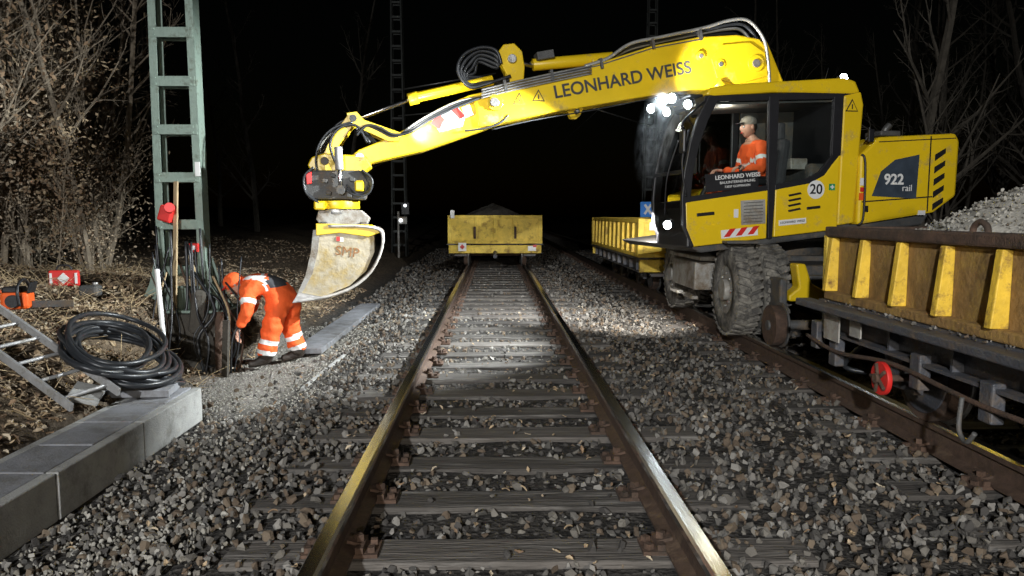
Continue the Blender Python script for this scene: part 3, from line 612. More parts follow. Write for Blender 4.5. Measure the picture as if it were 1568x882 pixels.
prism('door_split',SP([(1174,148),(1189,147),(1188,292),(1185,366),(1179,367),(1176,292)]),YN+.006,YN+.055,Bk,ex,bev=.003)
prism('window_gasket_door',SP([(1052,302),(1176,283),(1176,292),(1052,311)]),YN+.006,YN+.05,Bk,ex,bev=.003)
prism('window_gasket_side',SP([(1187,282),(1238,272),(1256,262),(1275,236),(1287,232),(1263,268),(1240,281),(1187,291)]),YN+.004,YN+.05,Bk,ex,bev=.003)
front=[(1084,146),(1068,180),(1057,220),(1050,262),(1047,305),(1049,345),(1062,378)]
inner=[(1076,378),(1062,343),(1060,305),(1063,262),(1071,222),(1083,184),(1100,148)]
for nm,y0_,y1_ in(('front_pillar',YN+.003,YN+.06),('front_pillar_far',YF-.06,YF)): prism(nm,SP(front+inner),y0_,y1_,Bk,ex,bev=.006)
fp=[S(*p) for p in front]; V=[];F=[]
for (x,z) in fp: V+=[(x+.015,YN+.02,z),(x-.01,(YN+YF)/2,z),(x+.015,YF-.02,z)]
for i in range(len(fp)-1):
    for j in(0,1): F.append((i*3+j,i*3+j+1,i*3+j+4,i*3+j+3))
mobj('windshield',V,F,M['glass'],ex,smooth=True,fix=False)
a=S3(1049,262,0); box('windshield_bar',(a[0]+.01,(YN+YF)/2,a[2]),(.03,YF-YN-.04,.04),Bk,ex)
a=S3(1052,350,0); box('front_lower_panel',(a[0]+.07,(YN+YF)/2,a[2]),(.08,YF-YN-.02,.42),Bk,ex,bev=.02)
def quadg(nm,pts,y): 
    p=SP(pts); mobj(nm,[(a[0],y,a[1]) for a in p],[tuple(range(len(p)))],M['glass'],ex,fix=False)
quadg('door_glass',[(1092,150),(1177,150),(1177,288),(1056,306),(1060,262),(1070,220)],YN+.03); quadg('side_glass',[(1188,150),(1280,150),(1280,238),(1258,265),(1188,287)],YN+.032)
quadg('far_glass',[(1092,150),(1286,150),(1286,290),(1060,300),(1062,262),(1070,220)],YF-.03)
prism('cab_far_wall',SP([(1058,308),(1286,285),(1286,345),(1070,378)]),YF-.06,YF,Bk,ex)
prism('cab_far_rear_panel',SP([(1190,150),(1286,150),(1286,290),(1190,296)]),YF-.055,YF-.01,M['dgrey'],ex)
prism('cab_far_pillar',SP([(1176,148),(1188,147),(1187,300),(1176,300)]),YF-.05,YF,Bk,ex)
prism('cab_floor',SP([(1066,366),(1310,338),(1310,346),(1066,378)]),YN+.06,YF-.06,M['dgrey'],ex,bev=0)
prism('cab_headliner',SP([(1082,157),(1290,151),(1290,154),(1082,160)]),YN+.07,YF-.07,M['dgrey'],ex,bev=0)
box('door_handle',S3(1082,328,YN-.006),(.2,.015,.035),Bk,ex,rot=(0,-.1,0)); box('side_handle',S3(1247,318,YN-.006),(.16,.015,.03),Bk,ex,rot=(0,-.1,0))
for i in range(4): prism('vent_slot',SP([(1207,322-i*8),(1226,318-i*8),(1228,321-i*8),(1209,325-i*8)]),YN-.004,YN+.002,Bk,ex,bev=0)
c=S3(1250,290,0); cyl('speed_disc',(c[0],YN-.004,c[2]),(c[0],YN+.002,c[2]),.10,M['white'],ex,seg=40,bev=0); text('speed_text','20',(c[0],YN-.006,c[2]),.15,Bk,ex,bold=.002)
box('info_sticker',S3(1154,325,YN-.003),(.28,.006,.26),M['lgrey'],ex,bev=0,rot=(0,-.06,0)); box('small_sticker',S3(1128,327,YN-.003),(.05,.006,.09),M['white'],ex,bev=0)
for i in range(7): box('sticker_line',S3(1154,310+i*5,YN-.007),(.22,.002,.008),M['dgrey'],ex,bev=0,rot=(0,-.06,0))
box('logo_sticker',S3(1215,340,YN-.003),(.32,.006,.06),M['white'],ex,bev=0,rot=(0,-.09,0)); text('logo_text','LEONHARD WEISS',(S(1215,340)[0],YN-.008,S(1215,340)[1]),.035,Bk,ex,rot=(math.pi/2,-.09,0))
box('first_aid_sticker',S3(1275,286,YN-.003),(.07,.006,.07),mat('green',(.02,.3,.1),bump=0),ex,bev=0); box('cross_h',S3(1275,286,YN-.008),(.045,.004,.014),M['white'],ex,bev=0); box('cross_v',S3(1275,286,YN-.009),(.014,.004,.045),M['white'],ex,bev=0)
box('reflector_strip',S3(1134,357,YN-.004),(.42,.006,.09),M['white'],ex,bev=0,rot=(0,-.09,0))
for i in range(3): prism('reflector_red',SP([(1110+i*18,364-i*2),(1119+i*18,363-i*2),(1128+i*18,350-i*2),(1119+i*18,351-i*2)]),YN-.011,YN-.008,M['red'],ex,bev=0)
tw=S(1130,276)
box('window_banner',S3(1122,277,YN+.022),(.60,.004,.19),Bk,ex,bev=0,rot=(0,-.09,0))
text('banner_text','LEONHARD WEISS',(tw[0],YN+.012,tw[1]+.045),.062,M['white'],ex,rot=(math.pi/2,-.09,0),bold=.001); text('banner_text_2','BAUUNTERNEHMUNG',(tw[0],YN+.012,tw[1]-.012),.04,M['white'],ex,rot=(math.pi/2,-.09,0)); text('banner_text_3','73037 GOPPINGEN',(tw[0],YN+.012,tw[1]-.058),.035,M['white'],ex,rot=(math.pi/2,-.09,0))
def tri(nm,a,b,s,y,f=S):
    c=f(a,b); k_=s
    prism(nm,[(c[0]-k_,c[1]-k_*.8),(c[0]+k_,c[1]-k_*.8),(c[0],c[1]+k_)],y-.004,y,Bk,ex,bev=0); k_*=.78; prism(nm+'_in',[(c[0]-k_,c[1]-k_*.85),(c[0]+k_,c[1]-k_*.85),(c[0],c[1]+k_*.9)],y-.008,y-.005,Yl,ex,bev=0); box(nm+'_mark',(c[0],y-.010,c[1]-.01),(.012,.003,s*.7),Bk,ex,bev=0)
tri('warn_triangle',1301,162,.075,YN-.001)
prism('engine_housing',SP([(1316,345),(1316,238),(1345,209),(1470,203),(1477,215),(1476,300),(1440,326),(1330,343)]),-1.27,1.2,Yl,ex,bev=.03)
prism('housing_seam_h',SP([(1322,308),(1436,300),(1436,302),(1322,310)]),-1.273,-1.268,Bk,ex,bev=0); prism('housing_seam_v',SP([(1428,208),(1430,208),(1430,324),(1428,324)]),-1.273,-1.268,Bk,ex,bev=0)
prism('housing_seam_t',SP([(1345,216),(1470,210),(1470,211.5),(1345,217.5)]),-1.273,-1.268,Bk,ex,bev=0)
prism('decal_panel',SP([(1337,300),(1350,262),(1372,244),(1411,236),(1409,304)]),-1.278,-1.274,M['decal'],ex,bev=0)
c=S(1371,275); text('model_number','922',(c[0],-1.281,c[1]),.16,M['white'],ex,bold=.004); c=S(1393,288); text('model_word','rail',(c[0],-1.281,c[1]),.1,M['white'],ex)
for i in range(5): prism('rear_vent',SP([(1437,236+i*19),(1454,226+i*19),(1454,234+i*19),(1437,246+i*19)]),-1.276,-1.268,Bk,ex,bev=0)
box('sticker_r1',S3(1322,278,-1.274),(.07,.004,.08),M['white'],ex,bev=0);box('sticker_r2',S3(1322,290,-1.276),(.06,.004,.05),M['red'],ex,bev=0);box('sticker_r3',S3(1322,301,-1.274),(.08,.004,.08),M['plastic'],ex,bev=0)
box('sticker_r4',S3(1329,320,-1.274),(.05,.004,.07),M['black'],ex,bev=0); box('marker_rear',S3(1420,326,-1.262),(.09,.02,.05),M['white'],ex,bev=0)
tube('exhaust_pipe',[S3(1415,208,-.6),S3(1417,190,-.6),S3(1425,180,-.6)],.04,M['steel'],ex); box('hood_latch',S3(1385,200,-.9),(.25,.3,.06),M['dgrey'],ex,bev=.015)
tube('mirror_rear',[S3(1322,215,-1.28),S3(1326,205,-1.3),S3(1326,195,-1.3)],.012,Bk,ex); box('mirror_glass',S3(1327,208,-1.32),(.07,.03,.14),Bk,ex,bev=.01)
prism('lower_deck',SP([(1062,379),(1312,345),(1440,328),(1430,345),(1330,357),(1080,389)]),-1.2,1.2,M['dgrey'],ex,bev=.02)
prism('far_body',SP([(1150,360),(1150,290),(1180,280),(1316,270),(1316,345)]),.35,1.2,Yl,ex,bev=.03)
for y in(-.24,.30): prism('boom_bracket',SP([(1150,360),(1165,300),(1195,275),(1235,300),(1260,350)]),y-.03,y+.03,Yl,ex)
cyl('slew_ring',(.0,0,.98),(0,0,1.2),.62,M['dgrey'],ex,seg=48)
def lamp(nm,p,d,r=.05,parent=ex):
    p=Vector(p);d=Vector(d).normalized(); cyl(nm+'_housing',p-d*.07,p,r*1.15,Bk,parent,seg=20); cyl(nm+'_lens',p+d*.001,p+d*.008,r,M['lamp'],parent,seg=20,bev=0)
lamp('work_lamp',S3(1054,160,-1.22),(-.8,-.55,-.25),.045); lamp('work_lamp',S3(1042,146,-1.0),(-.8,-.5,-.2),.05); lamp('work_lamp',S3(1042,164,-.85),(-.8,-.5,-.25),.045); lamp('work_lamp',S3(1030,154,-.6),(-.8,-.5,-.25),.045)
box('lamp_bracket',S3(1062,148,-.95),(.14,.7,.025),Bk,ex)
lamp('roof_lamp',S3(1308,113,-1.0),(.1,-.9,.2),.045); lamp('roof_lamp',S3(1284,116,-.5),(0,-.9,.2),.025); lamp('low_lamp',S3(1034,345,-1.1),(-.7,-.6,-.2),.045)
box('lamp_post',S3(1304,120,-1.0),(.03,.03,.1),Bk,ex); cyl('aerial',S3(1285,120,-.9),S3(1291,95,-.9),.004,Bk,ex)
tube('hand_rail',[S3(1318,345,-1.27),S3(1323,330,-1.3),S3(1322,250,-1.3),S3(1318,236,-1.27)],.012,Bk,ex)
tube('mirror_arm',[S3(1085,150,-1.2),S3(1044,185,-1.33),S3(1040,200,-1.33)],.012,Bk,ex); box('mirror_front',S3(1041,218,-1.34),(.04,.12,.24),Bk,ex,bev=.02)
tube('grab_rail',[S3(1050,300,-1.3),S3(1042,250,-1.32),S3(1052,200,-1.3)],.011,Bk,ex)
tube('wiper',[S3(1045,330,-.8),S3(1042,270,-.9),S3(1056,210,-.95)],.008,Bk,ex)
# boom
yc=.02
prism('boom',BP([(1180,118),(1176,82),(1158,60),(1120,54),(1060,58),(985,72),(900,99),(800,121),(742,136),(716,158),(722,196),(780,184),(848,170),(862,168),(880,165),(960,151),(1050,137),(1100,136),(1165,133)]),yc-.19,yc+.19,Yl,ex,bev=.018)
prism('boom_lug',BP([(858,166),(884,163),(878,176),(872,181),(864,180)]),yc-.05,yc+.05,Yl,ex,bev=.006)
prism('boom_lower',BP([(1105,75),(1172,62),(1215,150),(1240,330),(1180,335),(1150,180)]),yc-.16,yc+.16,Yl,ex,bev=.015)
prism('boom_cheek',BP([(1172,116),(1166,82),(1140,66),(1095,70),(1078,92),(1088,120),(1120,130)]),yc-.215,yc-.192,Yl,ex,bev=.006)
prism('boom_top_weld',BP([(1060,63),(985,77),(900,104),(800,126),(800,124),(900,102),(985,75),(1060,61)]),yc-.194,yc-.189,M['dgrey'],ex,bev=0)
for (a,b,r) in[(1150,98,.10),(1092,100,.06),(1060,88,.055),(745,160,.09),(868,172,.03)]:
    cyl('boom_pin',B3(a,b,yc-.235),B3(a,b,yc-.19),r,Yl if r>.05 else Bk,ex,seg=28); cyl('boom_pin_core',B3(a,b,yc-.25),B3(a,b,yc-.236),r*.5,M['steel'],ex,seg=20)
cyl('boom_cylinder',B3(1085,128,yc-.24),B3(1260,300,yc-.24),.075,Yl,ex) 
c=B(940,124); text('boom_lettering','LEONHARD WEISS',(c[0],yc-.196,c[1]),.205,M['greycl'],ex,rot=(math.pi/2,-.203,0),bold=.0035)
tri('boom_warning',781,154,.075,yc-.191,B); tri('boom_warning_b',810,149,.075,yc-.191,B)
prism('stick',BP([(780,132),(712,146),(690,155),(650,180),(590,212),(548,230),(536,240),(542,254),(560,252),(640,232),(700,210),(765,186)]),yc-.13,yc+.13,Yl,ex,bev=.015)
prism('stick_cheek',BP([(776,140),(750,84),(760,70),(776,68),(788,80),(792,104),(788,150),(760,178)]),yc-.09,yc+.09,Yl,ex,bev=.012)
cyl('stick_pin',B3(772,92,yc-.14),B3(772,92,yc+.14),.05,M['steel'],ex); cyl('stick_end_pin',B3(549,242,yc-.17),B3(549,242,yc+.17),.05,M['steel'],ex)
cyl('bucket_cylinder',B3(745,122,yc-.02),B3(628,150,yc-.02),.058,Yl,ex); cyl('bucket_cylinder_gland',B3(634,149,yc-.02),B3(620,153,yc-.02),.07,Yl,ex); cyl('bucket_cylinder_eye',B3(772,112,yc-.06),B3(772,112,yc+.06),.07,Yl,ex)
cyl('bucket_rod',B3(622,152,yc-.02),B3(543,184,yc-.02),.025,M['chrome'],ex)
cyl('stick_cylinder',B3(930,86,yc),B3(806,98,yc),.07,Yl,ex); cyl('stick_rod',B3(806,98,yc),B3(776,92,yc),.035,M['chrome'],ex); box('valve_block',B3(822,86,yc-.05),(.2,.2,.09),M['dgrey'],ex,rot=(0,-.2,0)); box('cylinder_saddle',B3(905,99,yc),(.14,.24,.14),Yl,ex,rot=(0,-.2,0))
prism('stick_reflector',BP([(652,184),(690,163),(702,179),(698,194),(664,203)]),yc-.137,yc-.131,M['white'],ex,bev=0)
prism('stick_reflector_red',BP([(650,190),(664,176),(672,184),(664,200)]),yc-.141,yc-.138,M['red'],ex,bev=0); prism('stick_reflector_red_b',BP([(680,169),(688,164),(702,179),(694,184)]),yc-.141,yc-.138,M['red'],ex,bev=0)
box('valve_plate',B3(705,172,yc-.16),(.1,.04,.13),M['steel'],ex,rot=(0,-.4,0)); cyl('side_knuckle',B3(743,160,yc-.28),B3(743,160,yc-.2),.05,M['dgrey'],ex)
def BH(pts,y,dz=0,dy=0): return [(B(a,b)[0],y+(dy*i/len(pts)),B(a,b)[1]+dz) for i,(a,b) in enumerate(pts)]
for i in range(6):
    o=i*5; tube('hydraulic_hose',BH([(1176-o*.3,128),(1171-o*.4,90+o*.4),(1163-o,60+o*.5),(1138-o*.5,34+o),(1108,33+o),(1065,45+o*.5),(1000,59+o*.4),(950,70+o*.6),(915,92+o*.4),(880,104+o*.3)],yc-.2+.06*i),.02,M['sleeve'] if i%2==0 else M['hose'],ex)
for i in range(4): tube('steel_line',BH([(890,103+i*4),(820,118+i*4),(760,132+i*4),(725,141+i*4)],yc-.205-.004*i),.012,M['steel'],ex)
for i in range(5):
    o=i*5; tube('hose_loop',BH([(770,118+o),(740,128-o*.5),(710,135-o),(692+o,112),(700+o,88+o),(725,76+o*.8),(748,80+o),(756,100)],yc-.12+.05*i),.02,M['hose'],ex)
for i in range(3):
    tube('stick_hose',BH([(730,150),(690,158+i*4),(650,178+i*4),(622,196+i*4),(598,214-i*3),(578,206-i*4),(560,195),(545,200+i*5)],yc-.15-.02*i),.015,M['hose'] if i else M['sleeve'],ex)
for i in range(5):
    tube('rotator_hose',BH([(560+i*4,220),(545-i*3,195-i*3),(520-i*4,200+i*2),(508,225+i*5),(520,262),(530,280)],yc-.18+.06*i),.015,M['hose'],ex)
    tube('rotator_hose_b',BH([(540,190),(512,200+i*4),(494,222+i*3),(488,248),(492,275)],yc-.2+.08*i),.012,M['sleeve'] if i==1 else M['hose'],ex)
    tube('rotator_hose_c',BH([(552,262),(566-i*2,276),(562,296-i*2),(545,300),(530,292-i*4)],yc-.26+.02*i),.012,M['hose'],ex)
    tube('rotator_hose_d',BH([(485,258),(472+i,272),(474,296-i*3),(492,312)],yc-.25+.03*i),.012,M['hose'],ex)
tube('lower_hose',BH([(700,202),(730,198),(752,190),(765,178)],yc-.2),.012,M['hose'],ex); tube('boom_under_line',BH([(1040,142),(960,156),(890,170),(800,186),(740,200)],yc-.205),.008,M['hose'],ex)
boxes('hose_clamps',[(B3(a,b,yc-.18),(.03,.1,.12),(0,-.2,0)) for a,b in[(1060,56),(985,70),(905,100),(830,118),(760,134)]],M['dgrey'],ex)
for y in(-.16,.16): prism('tipping_lever',BP([(532,176),(546,174),(556,186),(608,205),(604,218),(590,218),(548,198),(534,190)]),yc+y-.015,yc+y+.015,Yl,ex,bev=.004); prism('tipping_link',BP([(534,178),(548,182),(520,225),(505,252),(494,248),(508,215)]),yc+y*.8-.02,yc+y*.8+.02,Yl,ex,bev=.004)
cyl('lever_pin',B3(541,184,yc-.2),B3(541,184,yc+.2),.04,M['dgrey'],ex); cyl('link_pin',B3(500,248,yc-.2),B3(500,248,yc+.2),.045,M['dgrey'],ex)
prism('rotator_bracket',BP([(482,242),(500,236),(558,240),(566,256),(552,268),(482,266),(476,254)]),yc-.17,yc+.17,Yl,ex,bev=.015)
prism('rotator_body',BP([(474,272),(484,262),(550,262),(562,280),(556,306),(478,306),(470,290)]),yc-.22,yc+.22,M['dgrey'],ex,bev=.02)
prism('rotator_red_cover',BP([(474,268),(482,264),(482,282),(475,284)]),yc-.24,yc-.1,M['red'],ex,bev=.008)
cyl('tilt_cylinder',B3(520,228,yc-.27),B3(521,262,yc-.27),.045,M['alu'],ex); cyl('tilt_rod',B3(521,262,yc-.27),B3(522,290,yc-.27),.022,M['chrome'],ex); cyl('tilt_cylinder_eye',B3(522,292,yc-.30),B3(522,292,yc-.2),.05,M['dgrey'],ex)
c=B(515,308); cyl('rotator_ring',(c[0],yc,B(515,308)[1]),(c[0],yc,B(515,320)[1]),.25,Yl,ex,seg=36); cyl('rotator_ring_gear',(c[0],yc,B(515,320)[1]),(c[0],yc,B(515,328)[1]),.21,M['steel'],ex,seg=36)
boxes('rotator_fittings',[(B3(a,b,yc-.24),(.06,.05,.045),(0,.2,0)) for a,b in[(500,278),(538,276),(505,296),(548,292),(512,270),(534,300)]],M['dgrey'],ex,bev=.01)
boxes('rotator_motor',[(B3(548,286,yc-.25),(.1,.1,.12)),(B3(492,315,yc-.22),(.12,.08,.1))],Yl,ex,bev=.02)
prism('quick_coupler',BP([(490,322),(550,322),(562,334),(556,348),(494,348),(486,336)]),yc-.2,yc+.2,M['lgrey'],ex,bev=.012)
boxes('coupler_hooks',[(B3(497,345,yc),(.09,.46,.08)),(B3(553,345,yc),(.09,.46,.08))],M['dgrey'],ex,bev=.02)
pb=[(490,348),(486,380),(478,415),(466,440),(455,459)]; bb=[(500,452),(536,438),(562,415),(577,385),(580,360),(572,350)]
side=pb+[(500,450),(532,436),(556,413),(568,385),(568,352)]
for y in(-.36,.34): prism('bucket_side',BP(side),yc+y,yc+y+.02,M['bucket'],ex,bev=.004)
sh=smoothpts([(p[0],0,p[1]) for p in BP([(455,459)]+bb+[(545,346),(505,346)])],5); V=[];F=[]
for p in sh: V+=[(p.x,yc-.40,p.z),(p.x,yc+.38,p.z)]
for i in range(len(sh)-1): F.append((i*2,i*2+1,i*2+3,i*2+2))
o=mobj('bucket_shell',V,F,M['bucketin'],ex,smooth=True,fix=False); s_=o.modifiers.new('s','SOLIDIFY'); s_.thickness=.03; s_.offset=0
prism('bucket_edge',BP([(453,461),(462,445),(475,448),(500,453)]),yc-.41,yc+.39,M['steel'],ex,bev=.003)
prism('bucket_rim',BP([(484,352),(494,350),(490,382),(482,416),(470,440),(462,452),(456,456),(472,420),(480,385)]),yc-.372,yc-.36,M['lgrey'],ex,bev=0)
boxes('bucket_ears',[(B3(520,352,yc+y),(.5,.03,.16)) for y in(-.14,.14)],Yl,ex,bev=.01); prism('bucket_top_flange',BP([(488,342),(566,344),(576,356),(560,362),(520,356),(488,360)]),yc-.385,yc-.362,Yl,ex,bev=.006)
c=B(530,385); text('bucket_text','SMP',(c[0],yc-.364,c[1]),.15,M['faded'],ex,rot=(math.pi/2,.15,0)); box('bucket_sticker',B3(522,366,yc-.363),(.05,.004,.05),M['white'],ex,bev=0); box('bucket_sticker_red',B3(518,365,yc-.367),(.04,.003,.05),M['red'],ex,bev=0)
# undercarriage
uc=empty('undercarriage',(0,0,0),rz=-rad(8),parent=ex,world=False)
box('chassis',(0,0,.78),(.7,3.0,.34),M['dgrey'],uc,bev=.03); box('chassis_top',(0,0,.97),(1.3,1.4,.08),M['dgrey'],uc,bev=.02)
def tyre(x,y,z,w=.25,r=.5):
    prof=[(-w/2,.27),(-w/2-.01,.36),(-w/2,.45),(-w/2+.03,r-.02),(w/2-.03,r-.02),(w/2,.45),(w/2+.01,.36),(w/2,.27)]
    V=[];F=[];n=len(prof);sg=48
    for i in range(sg):
        a=2*math.pi*i/sg
        for (px,pr) in prof: V.append((x+px,y+pr*math.cos(a),z+pr*math.sin(a)))
    for i in range(sg):
        for j in range(n): F.append((i*n+j,i*n+(j+1)%n,((i+1)%sg)*n+(j+1)%n,((i+1)%sg)*n+j))
    mobj('tyre',V,F,M['rubber'],uc,smooth=True,bev=0)
    V=[];F=[]
    for i in range(34):
        for s in(-1,1):
            aa=2*math.pi*(i+(.25 if s>0 else -.25))/34; E1=Matrix.Rotation(aa-math.pi/2,3,'X'); E2=Matrix.Rotation(s*.35,3,'Z')
            c_=Vector((x+s*w*.25,y+(r-.012)*math.cos(aa),z+(r-.012)*math.sin(aa))); o=len(V); V+=[c_+E1@(E2@Vector((p*w*.27,q*.026,t*.016))) for p in(-1,1) for q in(-1,1) for t in(-1,1)]; F+=[tuple(i_+o for i_ in q) for q in BF]
    mobj('tyre_lugs',V,F,M['rubber'],uc,bev=.005)
    sgn=-1 if x<0 else 1
    cyl('rim',(x-w/2*.8,y,z),(x+w/2*.8,y,z),.28,M['lgrey'],uc,seg=36); cyl('hub',(x+sgn*w*.4,y,z),(x+sgn*(w*.4+.06),y,z),.12,M['lgrey'],uc)
    for i in range(8): a=i*math.pi/4; cyl('wheel_nut',(x+sgn*w*.4,y+.18*math.cos(a),z+.18*math.sin(a)),(x+sgn*(w*.4+.025),y+.18*math.cos(a),z+.18*math.sin(a)),.018,M['steel'],uc,seg=6,bev=0)
for y in(-1.25,1.2):
    for x in(-.86,-.56,.56,.86): tyre(x,y,.67)
    cyl('axle',(-.8,y,.66),(.8,y,.66),.11,M['dgrey'],uc)
box('fender_step',(-.95,0,.98),(.35,1.5,.05),M['lgrey'],uc,bev=.01); box('tool_box',(-.93,0,.76),(.4,1.1,.34),M['lgrey'],uc,bev=.02); box('ladder_step',(-1.12,-.35,.5),(.08,.4,.04),M['lgrey'],uc); box('ladder_step_b',(-1.12,.35,.5),(.08,.4,.04),M['lgrey'],uc)
box('fender_front',(-.9,1.25,1.2),(.4,1.0,.04),M['lgrey'],uc,bev=.01); box('fender_rear',(-.9,-1.15,1.2),(.36,.9,.03),M['dgrey'],uc,bev=.01)
for y in(-2.1,2.1):
    s=-1 if y<0 else 1
    for x in(-.62,.62): prism('guide_arm',[(x-.04,.85),(x+.04,.85),(x+.04,.42),(x-.04,.42)],y-s*.75,y-s*.1,M['dgrey'],uc,bev=.02)
    cyl('guide_axle',(-.82,y,.4),(.82,y,.4),.05,M['dgrey'],uc)
    for x in(-.75,.75): cyl('guide_wheel',(x-.05,y,.4),(x+.06,y,.4),.2,M['rust'],uc,seg=32); cyl('guide_flange',(x+(.06 if x<0 else -.08),y,.4),(x+(.08 if x<0 else -.06),y,.4),.225,M['dgrey'],uc,seg=32)
prism('guide_cover',[(-.50,1.0),(-.40,1.0),(-.33,.80),(-.14,.70),(-.14,.62),(-.56,.62),(-.56,.68),(-.46,.76)],-1.98,-1.80,Yl,uc,bev=.02)
cyl('guide_cylinder',(-.35,-1.6,.85),(-.35,-1.95,.6),.05,M['chrome'],uc); box('rear_bumper',(.1,-1.75,.72),(.8,.12,.3),M['dgrey'],uc,bev=.03); box('blade_lug',(.35,-1.9,.6),(.3,.12,.2),M['rust'],uc,bev=.02)
# seat and operator
box('seat_base',(-.66,-.78,1.62),(.5,.5,.12),Bk,ex,bev=.04); box('seat_back',(-.46,-.78,2.0),(.12,.48,.66),M['greycl'],ex,rot=(0,.12,0),bev=.04); box('headrest',(-.42,-.78,2.42),(.09,.26,.2),M['greycl'],ex,bev=.03); box('seat_pedestal',(-.62,-.78,1.42),(.3,.3,.3),Bk,ex)
for y in(-1.08,-.48): box('arm_console',(-.82,y,1.86),(.38,.1,.1),Bk,ex,bev=.03); cyl('joystick',(-.98,y,1.9),(-1.0,y,2.03),.018,Bk,ex); 
box('monitor',(-1.25,-.42,2.05),(.05,.22,.18),Bk,ex,rot=(0,0,-.3)); tube('steering_column',[(-1.42,-.78,1.3),(-1.3,-.78,1.7),(-1.22,-.78,1.82)],.03,Bk,ex)
tube('steering_wheel',[(-1.2-.07*math.cos(a),-.78+.17*math.sin(a),1.84+.15*math.cos(a)*.5) for a in [i*math.pi/6 for i in range(12)]],.013,Bk,ex,cyc=True,k=2)
box('rear_cabinet',(-.08,-.78,1.75),(.3,.8,.6),M['dgrey'],ex,bev=.03); box('paper_box',(-.3,-1.0,2.05),(.2,.15,.12),M['lgrey'],ex,bev=.01)
y0=-.80
JO=[((-.66,y0,1.80),(.17,.15)),((-.66,y0,1.98),(.15,.13)),((-.70,y0,2.18),(.17,.14)),((-.73,y0,2.32),.07),((-.75,y0,2.40),.055),
 ((-.70,y0-.19,2.24),.08),((-.74,y0-.27,1.98),.068),((-.93,y0-.26,2.0),.048),((-.70,y0+.19,2.24),.08),((-.74,y0+.27,1.98),.068),((-.93,y0+.28,2.0),.048),
 ((-.72,y0-.1,1.77),.1),((-1.12,y0-.13,1.79),.08),((-1.2,y0-.13,1.42),.06),((-1.32,y0-.13,1.36),.045),((-.72,y0+.1,1.77),.1),((-1.12,y0+.13,1.79),.08),((-1.2,y0+.13,1.42),.06),((-1.32,y0+.13,1.36),.045)]
EO=[(0,1),(1,2),(2,3),(3,4),(2,5),(5,6),(6,7),(2,8),(8,9),(9,10),(0,11),(11,12),(12,13),(13,14),(0,15),(15,16),(16,17),(17,18)]
op=empty('operator',(0,0,0),parent=ex,world=False)
def asg(k_,t,c,n_):
    if k_==3 or (k_==2 and t>.8): return 3
    if k_ in(13,17): return 4
    if k_==1 and .3<t<.5: return 1
    if k_ in(5,8) and .42<t<.58: return 1
    if k_ in(12,16) and .55<t<.75: return 1
    return 0
MT=[M['orange'],M['reflex'],M['greycl'],M['skin'],M['boot']]
folds(skin_body('operator_body',JO,EO,op,asg,MT,3),.012,9)
T,blob=head('operator_head',(-.78,y0,2.47),(-1,-.15,-.1),(0,0,1),op,1.0)
blob('cap_crown',(-.008,0,.052),(.1,.083,.075),M['lgrey']); blob('cap_peak',(.10,0,.05),(.05,.06,.008),M['greycl']); blob('hair',(-.04,0,.0),(.062,.078,.07),M['boot'])
hand('operator_hand',(-.94,y0-.26,2.0),(-1,0,.05),(0,0,1),op,M['skin'],1,1.1); hand('operator_hand_b',(-.94,y0+.28,2.0),(-1,0,.05),(0,0,1),op,M['skin'],-1,1.1)
# ------------------------------------------------------------ worker
wk=empty('track_worker',(-2.5,8.35,-.2))
g=-.21
JW=[((-2.44,8.40,.61),(.17,.165)),((-2.57,8.37,.71),(.155,.165)),((-2.74,8.33,.745),(.165,.18)),((-2.85,8.31,.73),.09),((-2.92,8.30,.725),.06),
 ((-2.78,8.15,.69),.095),((-2.74,8.03,.47),.078),((-2.86,8.05,.26),.055),((-2.80,8.50,.69),.095),((-2.86,8.53,.44),.078),((-2.98,8.38,.28),.055),
 ((-2.47,8.29,.54),.14),((-2.56,8.23,.20),.112),((-2.62,8.21,-.06),.112),((-2.62,8.21,-.13),.07),
 ((-2.42,8.51,.54),.14),((-2.44,8.53,.20),.112),((-2.35,8.55,-.06),.112),((-2.35,8.55,-.13),.07)]
EW=[(0,1),(1,2),(2,3),(3,4),(2,5),(5,6),(6,7),(2,8),(8,9),(9,10),(0,11),(11,12),(12,13),(13,14),(0,15),(15,16),(16,17),(17,18)]
def asw(k_,t,c,n_):
    if k_==3 and t>.6: return 0
    if k_ in(13,17): return 4
    if k_ in(12,16) and (.35<t<.55 or .82<t<1.0): return 1
    if k_==0 and .3<t and n_.z>-.2: return 2
    if k_==1 and t<.35 and n_.z>.1: return 2
    if k_==1 and .5<t<.75: return 1
    if k_ in(4,7) and .25<t<.75 and n_.z>-.3: return 1
    if k_ in(5,8) and .6<t<.8: return 1
    return 0
folds(skin_body('worker_body',JW,EW,wk,asw,MT,3),.02,8)
T,blob=head('worker_head',(-2.97,8.28,.715),(-.75,-.25,-.62),(-.6,0,.8),wk,1.0)
blob('helmet_shell',(-.012,0,.035),(.115,.098,.10),M['orange']); blob('helmet_brim',(.085,0,.03),(.06,.075,.012),M['red']); blob('helmet_badge',(.0,-.07,.07),(.03,.035,.03),M['reflex']); blob('collar',(-.05,0,-.1),(.085,.085,.05),M['orange'])
hand('worker_hand',(-2.86,8.05,.25),(-.25,.1,-1),(-1,0,.2),wk,M['skin'],1,1.0); hand('worker_hand_b',(-2.98,8.38,.27),(-.1,-.2,-1),(-1,0,.2),wk,M['skin'],-1,1.0)
for (x,y) in((-2.62,8.21),(-2.35,8.55)):
    J=[((x+.05,y,g+.05),.05),((x,y,g+.10),.058),((x-.10,y-.03,g+.055),.05),((x-.19,y-.06,g+.045),.045),((x,y,g+.17),.062)]
    skin_body('work_boot',J,[(0,1),(1,2),(2,3),(1,4)],wk,lambda *a:0,[M['boot']],2)
cyl('tool_handle',(-2.90,8.02,.20),(-3.05,8.50,.20),.012,M['wood'],wk,seg=10); 
